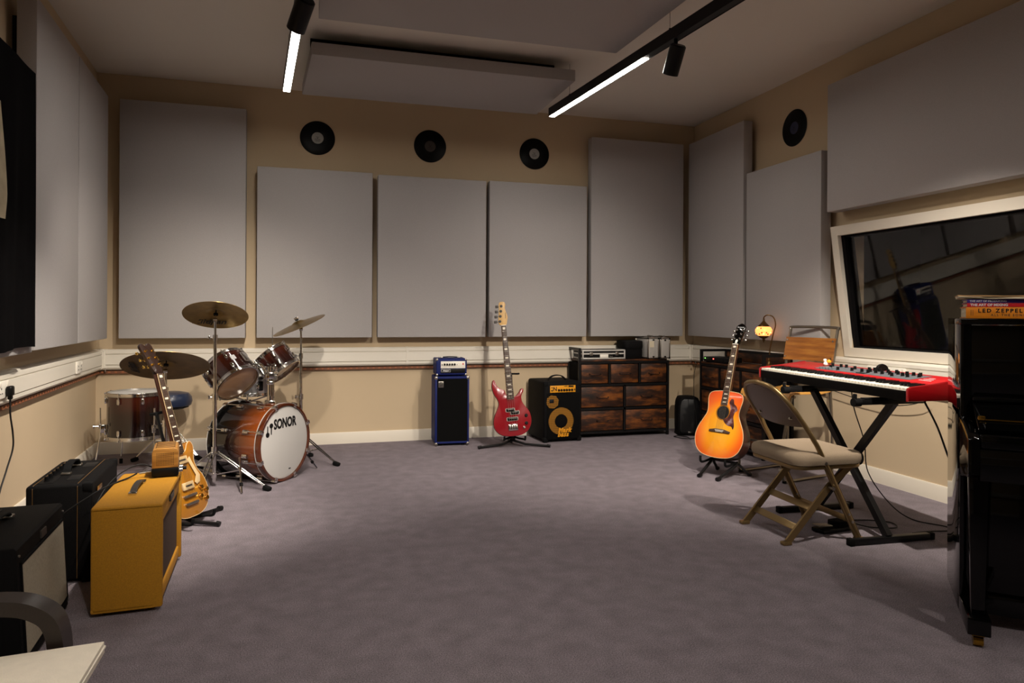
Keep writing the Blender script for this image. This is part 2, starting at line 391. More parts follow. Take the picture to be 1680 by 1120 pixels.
cp = [(0, TZ0-.002), (.047, TZ0-.002), (.0645, TZ0+.013), (.0645, TZ1-.013), (.047, TZ1+.002), (0, TZ1+.002)]
for xx, w in ((.85, .012), (2.62, .012)):
    obj('coupler', MB().slab([(YB-a, b) for a, b in cp], xx-w, xx+w, plane='yz'), 'white_plastic', t1)
obj('corner_piece', MB().slab([(YB-a, b) for a, b in cp], CL.x+.005, CL.x+.085, plane='yz').slab([(CL.x+a*1.02+.004, b) for a, b in cp], YB-.085, YB-.0, plane='xz'), 'white_plastic', t1)
obj('corner_piece', MB().slab([(YB-a, b) for a, b in cp], XR-.085, XR-.001, plane='yz').slab([(XR-a, b) for a, b in cp], YB-.085, YB-.001, plane='xz'), 'white_plastic', t1)
for yy in (4.45, 2.9): obj('coupler', MB().slab([(XR-a, b) for a, b in cp], yy-.012, yy+.012, plane='xz'), 'white_plastic', t3)
def socket(parent, M, rocker=True):
    p = obj('socket_plate', MB().rbox((0, -.066, .767), (.146, .012, .086), .006, 2), 'white', parent, M)
    for sx in (-.036, .036):
        h = MB()
        for a, b, w, d in ((0, .012, .006, .01), (-.012, -.012, .009, .005), (.012, -.012, .009, .005)): h.box((sx+a, -.0725, .762+b), (w, .002, d))
        obj('socket_holes', h, 'print_black', p)
        obj('rocker_switch', MB().rbox((sx*1.45 if sx else 0, -.073, .793), (.014, .006, .02), .002), 'white_plastic', p)
socket(t2, Matrix.Translation((-.86, 0, 0)) @ Matrix.Rotation(PI, 4, 'Z')); socket(t2, Matrix.Translation((-2.36, 0, 0)) @ Matrix.Rotation(PI, 4, 'Z'))
for yy in (3.85, 3.67): socket(t3, Matrix.Translation((XR, yy, 0)) @ Matrix.Rotation(R(-90), 4, 'Z'))
# small cord-end connectors under the corner pieces
for px, py in ((-1.56, YB-.055), (XR-.085, YB-.1), (XR-.085, YB-.19)):
    obj('clip', MB().cyl((px, py, TZ0-.018), (px, py, TZ0-.001), .007, n=10), 'steel', t1)
# amber LED tape under the trunking; its brown also paints in the shade there
def led_tape(name, M, x0, x1, n):
    t = obj(name, MB().bx(x0, x1, -.03, -.001, TZ0-.034, TZ0-.012), 'led_tape_shade', kind='structure'); t.matrix_world = M
    d = MB()
    for i in range(n):
        x = x0+(i+.5)*(x1-x0)/n; d.box((x, -.0315, TZ0-.022), (.016, .003, .012))
    e = obj('led_chips', d, 'led_orange', t, kind='stuff')
led_tape('trim_4', Matrix.Translation((0, YB, 0)), CL.x+.03, XR-.03, 110)
led_tape('trim_5', LW @ Matrix.Rotation(PI, 4, 'Z'), .03, LLEN-.1, 140)  # left wall: brown band put in for the shade below the trunking
led_tape('trim_6', Matrix.Translation((XR, 0, 0)) @ Matrix.Rotation(R(-90), 4, 'Z'), -YB+.03, -YF-.1, 150)

# control-room window: white casing leaning into the room at the top
def wx(z): return 3.762-.132*(z-.852)/(1.79-.852)
WIN = thing('window_1', 'wide dark control room window in white casing leaning into the room', 'window'); WIN['kind'] = 'structure'
oY0, oY1, oZ0, oZ1, fw = 2.05, 4.195, .853, 1.79, .066
def wpt(y, z, d=0): return (wx(z)+d, y, z)
wm = MB()
def member(y0, y1, z0, z1, d0, d1): # bar lying in the leaning plane
    vs = [wpt(y, z, d) for d in (d0, d1) for y, z in ((y0, z0), (y1, z0), (y1, z1), (y0, z1))]
    wm.add(vs, [(0, 1, 2, 3), (7, 6, 5, 4), (0, 4, 5, 1), (1, 5, 6, 2), (2, 6, 7, 3), (3, 7, 4, 0)])
member(oY0, oY1, oZ0, oZ0+fw, 0, .03); member(oY0, oY1, oZ1-fw, oZ1, 0, .03); member(oY1-fw*.95, oY1, oZ0+fw, oZ1-fw, 0, .03); member(oY0, oY0+fw, oZ0+fw, oZ1-fw, 0, .03)
obj('window_frame', wm, 'white_paint', WIN)
ck = MB()
for y0, y1 in ((oY1-.02, oY1), (oY0, oY0+.02)):
    ck.slab([(wx(oZ0)+.03, oZ0), (XR-.001, oZ0), (XR-.001, oZ1), (wx(oZ1)+.03, oZ1)], y0, y1, plane='xz')
ck.add([(wx(oZ1)+.03, oY0, oZ1-.02), (wx(oZ1)+.03, oY1, oZ1-.02), (XR-.001, oY1, oZ1-.02), (XR-.001, oY0, oZ1-.02), (wx(oZ1)+.03, oY0, oZ1), (wx(oZ1)+.03, oY1, oZ1), (XR-.001, oY1, oZ1), (XR-.001, oY0, oZ1)],
       [(0, 1, 2, 3), (7, 6, 5, 4), (0, 4, 5, 1), (1, 5, 6, 2), (2, 6, 7, 3), (3, 7, 4, 0)])
obj('window_casing', ck, 'white_paint', WIN)
rv = MB()   # black reveal around the glass
iy0, iy1, iz0, iz1 = oY0+fw, oY1-fw*.95, oZ0+fw, oZ1-fw
for (y0, z0, y1, z1) in ((iy0, iz0, iy1, iz0+.012), (iy0, iz1-.012, iy1, iz1), (iy1-.03, iz0, iy1, iz1), (iy0, iz0, iy0+.012, iz1)):
    vs = [wpt(y, z, d) for d in (.031, .12) for y, z in ((y0, z0), (y1, z0), (y1, z1), (y0, z1))]
    rv.add(vs, [(0, 1, 2, 3), (7, 6, 5, 4), (0, 4, 5, 1), (1, 5, 6, 2), (2, 6, 7, 3), (3, 7, 4, 0)])
obj('window_reveal', rv, 'black_matte', WIN)
gp = MB(); vs = [wpt(y, z, d) for d in (.06, .068) for y, z in ((iy0, iz0), (iy1, iz0), (iy1, iz1), (iy0, iz1))]
gp.add(vs, [(0, 1, 2, 3), (7, 6, 5, 4), (0, 4, 5, 1), (1, 5, 6, 2), (2, 6, 7, 3), (3, 7, 4, 0)])
obj('glass_pane', gp, 'glass', WIN)

# ------------------------------------------------------------------ acoustic panels
def panel(label, M, w, h, d=.092, gap=.048, group='grey acoustic wall panels'):
    t = thing('sound_absorber', label, 'acoustic panel', M, group)
    obj('fabric_board', MB().rbox((0, -gap-d/2, h/2), (w, d, h), .006, 2), 'fabric_grey', t)
    for x in (-w/2+.12, w/2-.12): obj('batten', MB().bx(x-.02, x+.02, -gap, -.001, .08, h-.08), 'dark_gap', t)
    return t
ZP = .938
def back_panel(x0, x1, z1, label): panel(label, TR((x0+x1)/2, YB, ZP), x1-x0, z1-ZP)
back_panel(-1.448, -.507, 2.84, 'tall grey acoustic panel on the back wall behind the crash cymbals')
back_panel(-.419, .53, 2.372, 'short grey acoustic panel beside the tall one behind the drums')
back_panel(.577, 1.553, 2.362, 'short grey acoustic panel above the blue bass amplifier')
back_panel(1.583, 2.543, 2.368, 'short grey acoustic panel behind the red bass guitar headstock')
back_panel(2.587, 3.573, 2.845, 'tall grey acoustic panel above the chest with silver cases')
def left_panel(s0, s1, z0, z1, label): return panel(label, LW @ Matrix.Translation((-(s0+s1)/2, 0, z0)) @ Matrix.Rotation(PI, 4, 'Z'), s1-s0, z1-z0)
left_panel(.335, 1.217, .945, 2.80, 'tall grey acoustic panel on the side wall by the drum corner')
left_panel(1.231, 2.122, .945, 2.80, 'tall grey acoustic panel between the drum corner panel and the black tapestry')
left_panel(2.18, 3.14, .938, 2.345, 'grey acoustic panel with the black tapestry hung over it')
def right_panel(y0, y1, z0, z1, label): return panel(label, TR(XR, (y0+y1)/2, z0, -90), y1-y0, z1-z0)
right_panel(5.255, 6.168, .942, 2.85, 'tall dim grey acoustic panel in the corner above the router')
right_panel(4.295, 5.212, .942, 2.375, 'short grey acoustic panel behind the mosaic lamp')
right_panel(2.33, 4.235, 1.905, 2.835, 'wide grey acoustic panel above the control room window')

# ceiling clouds
def cloud(label, pts, z, d):
    c = (sum(p[0] for p in pts)/4, sum(p[1] for p in pts)/4)
    t = thing('ceiling_absorber', label, 'acoustic panel', TR(c[0], c[1], z), 'grey ceiling panels')
    obj('fabric_board', MB().slab([(p[0]-c[0], p[1]-c[1]) for p in pts], 0, d, .006, 'xy'), 'fabric_grey', t)
    f = MB(); x0 = min(p[0] for p in pts)-c[0]+.06; x1 = max(p[0] for p in pts)-c[0]-.1; y0 = min(p[1] for p in pts)-c[1]+.20; y1 = max(p[1] for p in pts)-c[1]-.20
    for y in (y0, y1): obj('hanging_rail', MB().bx(x0, x1, y-.015, y+.015, d, ZC-z-.001), 'black_matte', t)
cloud('grey ceiling panel between the two track lights beside the back wall', [(.009, 4.90), (1.914, 4.885), (1.912, 5.80), (-.06, 5.83)], 2.90, .088)
cloud('grey ceiling panel overhead in the middle of the room', [(.05, 2.40), (2.06, 2.36), (1.972, 4.285), (.048, 4.30)], 2.90, .088)

# smoke sensor ring on the ceiling
sr = thing('ceiling_sensor', 'small round sensor on the ceiling beside the track light', 'sensor', TR(2.12, 4.28, ZC))
obj('ring', MB().lathe([(.055, 0), (.055, -.012), (.045, -.016), (.04, -.012), (.04, 0)], 24), 'white_plastic', sr)
obj('dome', MB().lathe([(.038, 0), (.036, -.012), (.02, -.02), (0, -.022)], 20), 'white_plastic', sr)

# ------------------------------------------------------------------ track lights
LZ = 2.752
def track(label, p_end, p_led, p_tail, wires, spots, led2):
    a = Vector((p_end[0], p_end[1], LZ)); b = Vector((p_tail[0], p_tail[1], LZ)); L = (b-a).length
    ang = math.atan2((b-a).y, (b-a).x)
    M = Matrix.Translation(a) @ Matrix.Rotation(ang, 4, 'Z')
    led = (Vector((p_led[0], p_led[1], LZ))-a).length
    t = thing('track_light', label, 'ceiling light', M, 'suspended track lights')
    obj('rail', MB().bx(0, L, -.027, -.024, 0, .068).bx(0, L, .024, .027, 0, .068).bx(0, L, -.027, .027, .062, .068).bx(0, .004, -.027, .027, 0, .068).bx(led, led2[0], -.025, .025, .003, .03).bx(led2[1], L, -.025, .025, .003, .03), 'black_metal', t)
    for a_, b_ in ((.004, led), led2): obj('led_diffuser', MB().bx(a_, b_, -.0235, .0235, -.0, .008), 'led_diffuser', t)
    for w in wires:
        obj('suspension_wire', MB().cyl((w, 0, .068), (w, 0, ZC-LZ-.001), .0018, n=6), 'steel', t)
        obj('wire_grip', MB().cyl((w, 0, .068), (w, 0, .09), .006, n=8), 'black_metal', t)
    Mi = M.inverted()
    for (dist, target, r, Ls, pw, sz) in spots:
        p = Vector((dist, 0, -.085)); d = (Mi @ Vector(target)-p).normalized()
        A = axis_M(p, d)
        h = obj('spot_head', MB().lathe([(0, -.055), (r-.008, -.055), (r, -.047), (r, Ls-.055), (r-.006, Ls-.055), (r-.008, Ls-.085), (0, Ls-.085)], 24), 'black_metal', t, A)
        obj('spot_lens', MB().lathe([(r-.009, Ls-.084), (0, Ls-.0835)], 20), 'glass_lens', h)
        obj('spot_stem', MB().cyl((dist, 0, -.085), (dist, 0, .004), .012, n=12), 'black_metal', t)
        ld = bpy.data.lights.new('spot_lamp', 'SPOT'); lo = bpy.data.objects.new('spot_lamp', ld); COL.objects.link(lo)
        ld.energy = SPOT_POWER*pw; ld.color = WARM; ld.spot_size = R(sz); ld.spot_blend = 1.0; ld.shadow_soft_size = .03
        lo.parent = t; lo.matrix_local = axis_M(p+d*(Ls-.05), -d)
mat('glass_lens', 'FFF4E0', .3, emit=((1.0, .82, .6), 4.0))
track('black suspended track light over the drum kit side with lit LED bar', (-.163, 5.30), (-.045, 3.75), (.22, .25), (.25, 2.2, 4.2),
      [(1.68, (-1.2, 6.2, .10), .047, .17, .5, 70), (2.45, (-1.2, 4.4, -.15), .047, .17, 1.25, 57), (3.25, (-.25, 5.75, .0), .047, .17, 1.05, 59), (5.02, (-.45, 2.7, .0), .047, .17, .30, 75)], (3.5, 4.85))
track('black suspended track light over the guitar side with lit LED bar', (1.886, 5.335), (2.021, 3.946), (2.36, .25), (.33, 1.66, 4.0),
      [(1.72, (2.0, 5.3, 0), .047, .17, .5, 75), (3.12, (3.77, 3.6, .0), .047, .17, 1.3, 68), (3.72, (2.2, 5.75, .0), .047, .17, 1.2, 63), (5.02, (1.4, 2.5, .0), .047, .17, .27, 75)], (3.95, 4.85))

# ------------------------------------------------------------------ vinyl records
def record(label, M, r, lm):
    t = thing('vinyl_record', label, 'vinyl record', M, 'vinyl records on the wall')
    obj('disc', MB().lathe([(0, 0), (r-.002, 0), (r, .0015), (r-.002, .003), (.055, .003), (.053, .0026), (0, .0026)], 56), 'vinyl', t)
    lb = obj('paper_label', MB().lathe([(.004, .0028), (.05, .0028), (.05, .0036), (.004, .0036)], 32, closed=True), lm, t)
    k = MB()
    for i, w in ((1, .03), (-1, .046), (-2, .052), (-3, .036)): k.box((0, i*.009, .0039), (w, .0025, .0006))
    obj('label_print', k, 'print_black', lb)
mat('label_rim', '3A3430', .6); mat('label_blue', '2A2E4A', .6)
ZV = 2.674
FB = Matrix.Rotation(R(90), 4, 'X')
record('black vinyl record with pale label beside the drum side track light', Matrix.Translation((.066, YB-.002, ZV)) @ FB, .148, 'paper_label')
record('black vinyl record with dark multicoloured label on the back wall', Matrix.Translation((1.055, YB-.002, ZV)) @ FB, .148, 'label_rim')
record('black vinyl record with pale label above the red bass guitar', Matrix.Translation((2.055, YB-.002, ZV)) @ FB, .148, 'paper_label')
record('black vinyl record with blue label above the mosaic lamp panel', Matrix.Translation((XR-.002, 4.767, ZV-.005)) @ Matrix.Rotation(R(-90), 4, 'Z') @ FB, .148, 'label_blue')

# ------------------------------------------------------------------ tapestry over the near side-wall panel
tp = thing('tapestry', 'black cloth tapestry with pale printed figure hung on the grey panel', 'tapestry', LW @ Matrix.Translation((-2.24, .146, .97)))
def cloth_y(u, v): return .018+.007*math.sin(u*17+v*2.2)*(1-v*.7)+.004*math.sin(u*41+1.3*v)*(1-v)
def cloth(u0, u1, v0, v1, nu, nv, dy=0, edge=None, th=.003):
    W_, H_ = .95, 1.388; vs = []; fs = []
    for k in range(2):
        for j in range(nv+1):
            for i in range(nu+1):
                u = u0+(u1-u0)*i/nu; v = v0+(v1-v0)*j/nv
                if edge: uu = edge(v)[0]+(edge(v)[1]-edge(v)[0])*i/nu; u = uu
                x = -u*W_ + (.02*(1-v)**6 if u < .02 else 0)
                vs.append((x, cloth_y(u, v)+dy-k*th, v*H_+.006*math.sin(u*9)*(1-v)))
    n = (nu+1)*(nv+1); st = nu+1
    for j in range(nv):
        for i in range(nu):
            a = j*st+i; fs += [(a, a+1, a+st+1, a+st), (n+a+st, n+a+st+1, n+a+1, n+a)]
    rim = [i for i in range(st)]+[j*st+nu for j in range(1, nv+1)]+[nv*st+i for i in range(nu-1, -1, -1)]+[j*st for j in range(nv-1, 0, -1)]
    for i in range(len(rim)): a, b = rim[i], rim[(i+1) % len(rim)]; fs.append((b, a, n+a, n+b))
    return MB().add(vs, fs)
obj('cloth', cloth(0, 1, 0, 1, 44, 30), 'tapestry', tp)
def fig(v):
    t = (v-.43)/.37; return (.445+.075*max(0, (t-.2)/.8)**1.3+.03*(max(0, .2-t)/.2), .56+.22*math.sin(PI*min(1, max(0, t)))**.6)
obj('printed_figure', cloth(0, 1, .43, .80, 6, 18, .0025, fig, .001), 'tapestry_print', tp)

# ------------------------------------------------------------------ small shared shapes
def knob_mesh(r=.008, h=.012): return MB().lathe([(0, 0), (r*1.25, 0), (r*1.2, .002), (r, .003), (r*.92, h), (0, h)], 14)
def strap_handle(parent, L, h, w, m='leather_strap', M=None, cap='steel'):
    pts = catmull([(-L/2, 0, .004), (-L*.36, 0, h*.75), (0, 0, h), (L*.36, 0, h*.75), (L/2, 0, .004)], 6, False)
    s_ = obj('handle', MB().strip(pts, w, .006, (0, 1, 0)), m, parent, M)
    for x in (-L/2, L/2): obj('handle_cap', MB().rbox((x, 0, .006), (.035, w+.008, .012), .004), cap, s_)
    return s_
def corners(parent, w, d, h, m, s_=.035, z0=0.0):
    for x in (-1, 1):
        for z in (0, 1):
            c = MB(); cx, cz = x*(w/2-s_/2+.002), (z0+s_/2-.002 if z == 0 else h-s_/2+.0015)
            c.rbox((cx, -d/2+s_/2-.002, cz), (s_, s_, s_), .008, 2)
            obj('corner_cap', c, m, parent)
def feet(parent, w, d, m='rubber', r=.016, h=.014):
    for x in (-1, 1):
        for y in (-1, 1): obj('rubber_foot', MB().cyl((x*(w/2-.05), y*(d/2-.045), 0), (x*(w/2-.05), y*(d/2-.045), h), r, n=12), m, parent)

# ------------------------------------------------------------------ tweed amplifier
def tweed_amp():
    L, D, H = .596, .245, .415
    t = thing('guitar_amplifier', 'mustard tweed guitar amplifier with dark brown grille beside the sunburst electric guitar', 'amplifier', TR(-.672, 3.236, 0, 92.7))
    z0 = .014
    c = MB(); w = .022
    c.rbox((0, .012, z0+.011), (L, D-.024, .022), .008).rbox((0, .0, H-.012), (L, D, .024), .01)
    for x in (-1, 1): c.rbox((x*(L/2-w/2), .0, z0+(H-z0)/2), (w, D, H-z0), .01)
    c.box((0, D/2-.012, z0+(H-z0)/2), (L-.03, .012, H-z0-.03))
    c.rbox((0, -D/2+.018, H-.05), (L-.03, .016, .085), .006)
    c.rbox((0, -D/2+.018, z0+.03), (L-.03, .016, .05), .006)
    obj('cabinet', c, 'tweed', t)
    obj('grille_cloth', MB().box((0, -D/2+.022, .205), (L-.04, .006, .285)), 'grille_brown', t)
    obj('name_plate', MB().rbox((0, -D/2+.006, H-.045), (.10, .008, .026), .002), 'leather_strap', t)
    feet(t, L, D)
    strap_handle(t, .20, .022, .024, 'leather_strap', Matrix.Translation((-.02, .01, H)), 'chrome')
tweed_amp()

# ------------------------------------------------------------------ wood-cased valve headphone amp on the tweed
def caged_amp():
    t = thing('valve_amplifier', 'small wooden cased valve amplifier with perforated front on the tweed amplifier', 'amplifier', TR(-.622, 3.485, .4165, 8))
    obj('base', MB().rbox((0, 0, .022), (.108, .185, .036), .004), 'black', t)
    for x in (-.04, .04):
        for y in (-.07, .07): obj('rubber_foot', MB().cyl((x, y, 0), (x, y, .005), .008, n=10), 'rubber', t)
    W_, H0, H1 = .106, .041, .128
    out = [(-W_/2, H0), (W_/2, H0), (W_/2, H1-.018), (W_/2-.005, H1-.006), (W_/2-.018, H1), (-W_/2+.018, H1), (-W_/2+.005, H1-.006), (-W_/2, H1-.018)]
    obj('wooden_case', MB().slab(out, -.09, .09, .003), 'wood_cage', t)
    for i in range(7): obj('vent_slot', MB().rbox((0, -.066+.022*i, H1-.0002), (.078, .006, .0018), .0008), 'print_black', t)
    h = MB()
    for i in range(11):
        for j in range(8):
            h.cyl((-.033+.0066*i, -.0905, .054+.0073*j), (-.033+.0066*i, -.0897, .054+.0073*j), .0019, n=6)
    obj('front_perforation', h, 'print_black', t, kind='stuff')
    for y in (-.055, .01): obj('control_knob', knob_mesh(.010, .016), 'chrome', t, axis_M((.054, y, .022), (1, 0, 0)))
    obj('jack_plug', MB().cyl((.054, -.02, .022), (.085, -.02, .022), .008, n=12), 'black', t)
    obj('signal_plug', MB().cyl((-.054, -.05, .022), (-.105, -.055, .018), .006, .004, 12), 'steel', t)
caged_amp()
def cable(name, label, pts, r=.003, m='cable', n=8):
    return tag(obj(name, MB().tube(catmull(pts, n, False), r, 6), m), label, 'cable')
cable('patch_cable', 'black patch cable running from the valve amplifier across the tweed top', [(-.727, 3.42, .435), (-.755, 3.40, .422), (-.79, 3.33, .4185), (-.815, 3.24, .418), (-.85, 3.20, .40), (-.95, 3.16, .33), (-1.03, 3.18, .22), (-1.06, 3.22, .08), (-1.05, 3.27, .006)], .0035)
cable('patch_cable', 'thin black cable looping from behind the valve amplifier to the black amplifier', [(-.69, 3.56, .43), (-.74, 3.54, .45), (-.80, 3.50, .43), (-.832, 3.40, .40), (-.845, 3.30, .36), (-.85, 3.22, .31)], .003)

# ------------------------------------------------------------------ black amplifiers
def black_mid_amp():
    L, D, H = .535, .243, .42
    t = thing('guitar_amplifier', 'black vinyl guitar amplifier with gold piping and top handle against the side wall', 'amplifier', TR(-1.02, 3.607, 0, 93))
    obj('cabinet', MB().rbox((0, 0, .014+(H-.014)/2), (L, D, H-.014), .014, 3), 'tolex_black', t)
    pb = MB()
    for y in (-.068, .095):
        pb.tube([(-L/2-.0005, y, .02), (-L/2-.0005, y, H-.012), (-L/2+.012, y, H+.0005), (L/2-.012, y, H+.0005), (L/2+.0005, y, H-.012), (L/2+.0005, y, .02)], .0012, 6)
    obj('piping', pb, 'piping_gold', t)
    obj('control_recess', MB().rbox((0, .062, H-.001), (L-.09, .06, .006), .002), 'black', t)
    for i in range(7): obj('control_knob', knob_mesh(.009, .018), 'black_matte', t, Matrix.Translation((-.18+.055*i, .066, H+.002)))
    obj('grille_cloth', MB().rbox((0, -D/2-.001, .19), (L-.06, .004, .28), .001), 'grille_black', t)
    obj('name_badge', MB().rbox((-.15, -D/2-.005, .375), (.09, .004, .022), .001), 'gold', t)
    for x in (.14, -.13): obj('vent_grille', MB().rbox((x, -.03, H), (.10, .05, .003), .001), 'print_black', t)
    strap_handle(t, .19, .045, .03, 'rubber', Matrix.Translation((0.03, .02, H)), 'steel')
    corners(t, L, D, H, 'rubber', .04, .0); feet(t, L, D)
black_mid_amp()
def black_near_amp():
    L, D, H = .56, .24, .41
    t = thing('guitar_amplifier', 'black guitar amplifier with silver grille cloth beside the armchair', 'amplifier', TR(-1.012, 2.787, 0, 94))
    z0 = .016; sl = .02
    prof = [(-D/2-sl, z0), (D/2, z0), (D/2, H-.008), (D/2-.008, H), (-D/2+.008, H), (-D/2, H-.008)]
    obj('cabinet', MB().slab(prof, -L/2, L/2, .006, 'yz'), 'tolex_black', t)
    def fy(z): return -D/2-sl*(H-z)/(H-z0)
    def fbox(x0, x1, za, zb, o0, o1):
        return MB().add([(x, fy(z)+o, z) for o in (o0, o1) for x, z in ((x0, za), (x1, za), (x1, zb), (x0, zb))], [(0, 1, 2, 3), (7, 6, 5, 4), (0, 4, 5, 1), (1, 5, 6, 2), (2, 6, 7, 3), (3, 7, 4, 0)])
    obj('grille_cloth', fbox(-L/2+.028, L/2-.028, .055, H-.062, -.004, .003), 'grille_silver', t)
    fr = fbox(-L/2+.02, -L/2+.028, .047, H-.054, -.006, .002); 
    for a in (fbox(L/2-.028, L/2-.02, .047, H-.054, -.006, .002), fbox(-L/2+.02, L/2-.02, .047, .055, -.006, .002), fbox(-L/2+.02, L/2-.02, H-.062, H-.054, -.006, .002)): fr.add(a.v, a.f)
    obj('grille_frame', fr, 'black_matte', t)
    obj('name_badge', fbox(-.03, .03, H-.045, H-.02, -.005, .001), 'leather_strap', t)
    for x in (-L/2+.015, L/2-.015):
        for z in (H-.03, .035): obj('screw', MB().cyl((x, fy(z)-.004, z), (x, fy(z)+.002, z), .004, n=10), 'steel', t)
    strap_handle(t, .21, .032, .028, 'rubber', Matrix.Translation((0, .01, H)), 'steel')
    pn = obj('control_panel', MB().rbox((0, .085, H+.001), (L-.1, .045, .004), .001), 'black', t)
    for i in range(8): obj('control_knob', knob_mesh(.008, .015), 'white', pn, Matrix.Translation((-.2+.057*i, .085, H+.003)))
    feet(t, L, D, h=.018)
black_near_amp()

# ------------------------------------------------------------------ armchair in the corner
def armchair():
    t = thing('armchair', 'low armchair with dark bentwood arms and cream cushion', 'armchair', TR(-.72, 1.47, 0, 90))
    # local: x along width, -y = front
    for x in (-.36, .36):
        pts = catmull([(x, .36, .485), (x, .12, .490), (x, -.055, .488), (x, -.130, .468), (x, -.167, .42), (x, -.176, .30), (x, -.174, .10), (x, -.16, .035), (x, -.11, .018), (x, .15, .018), (x, .38, .018)], 6, False)
        obj('bentwood_arm', MB().strip(pts, .062, .033, (1, 0, 0)), 'arm_wood', t)
        obj('back_post', MB().strip([(x*.9, .27, .03), (x*.9, .30, .35), (x*.9, .44, .9)], .03, .05, (1, 0, 0)), 'arm_wood', t)
    obj('cross_rail', MB().rbox((0, -.15, .30), (.68, .03, .06), .006).rbox((0, .3, .24), (.66, .03, .06), .006), 'arm_wood', t)
    def cush(name, M, w, d, h):
        vs = []; fs = []; nu, nv = 14, 14
        for k in (0, 1):
            for j in range(nv+1):
                for i in range(nu+1):
                    u = i/nu*2-1; v = j/nv*2-1; e = (1-abs(u)**6)*(1-abs(v)**6)
                    z = h/2*(.35+.65*e)*(1 if k else -1)+.004*math.sin(7*u+3*v)*e
                    vs.append((u*w/2*(1-.01*abs(v)), v*d/2*(1-.01*abs(u)), z))
        n = (nu+1)*(nv+1); st = nu+1
        for j in range(nv):
            for i in range(nu): a = j*st+i; fs += [(a, a+st, a+st+1, a+1), (n+a, n+a+1, n+a+st+1, n+a+st)]
        rim = list(range(st))+[j*st+nu for j in range(1, nv+1)]+[nv*st+i for i in range(nu-1, -1, -1)]+[j*st for j in range(nv-1, 0, -1)]
        for i in range(len(rim)): a, b = rim[i], rim[(i+1) % len(rim)]; fs.append((a, b, n+b, n+a))
        c = obj(name, MB().add(vs, fs), 'cushion_cream', t, M)
        obj('piping', MB().tube([(sx*w/2, sy*d/2, 0) for sx, sy in ((-.99, -.99), (.99, -.99), (.99, .99), (-.99, .99))], .004, 6, True), 'cushion_cream', c)
    cush('seat_cushion', Matrix.Translation((0, -.03, .377)) @ Matrix.Rotation(R(-2.5), 4, 'X'), .62, .50, .07)
    cush('back_cushion', Matrix.Translation((0, .33, .68)) @ Matrix.Rotation(R(72), 4, 'X'), .60, .60, .07)
armchair()

# ------------------------------------------------------------------ plug and lead on the side wall
pg = thing('mains_plug', 'black mains plug with dangling lead in the side wall trunking', 'plug', LW @ Matrix.Translation((-2.325, .0735, .757)))
obj('plug_body', MB().rbox((0, .014, 0), (.05, .028, .05), .01, 3).rbox((0, .014, -.028), (.022, .02, .03), .006), 'black', pg)
obj('lead', MB().tube(catmull([(0, .014, -.04), (.01, .012, -.12), (.055, .01, -.22), (.075, .004, -.30), (.03, -.01, -.40), (-.045, -.02, -.52), (.02, -.03, -.66), (.02, -.03, -.747)], 6, False), .0042, 6), 'cable', pg)

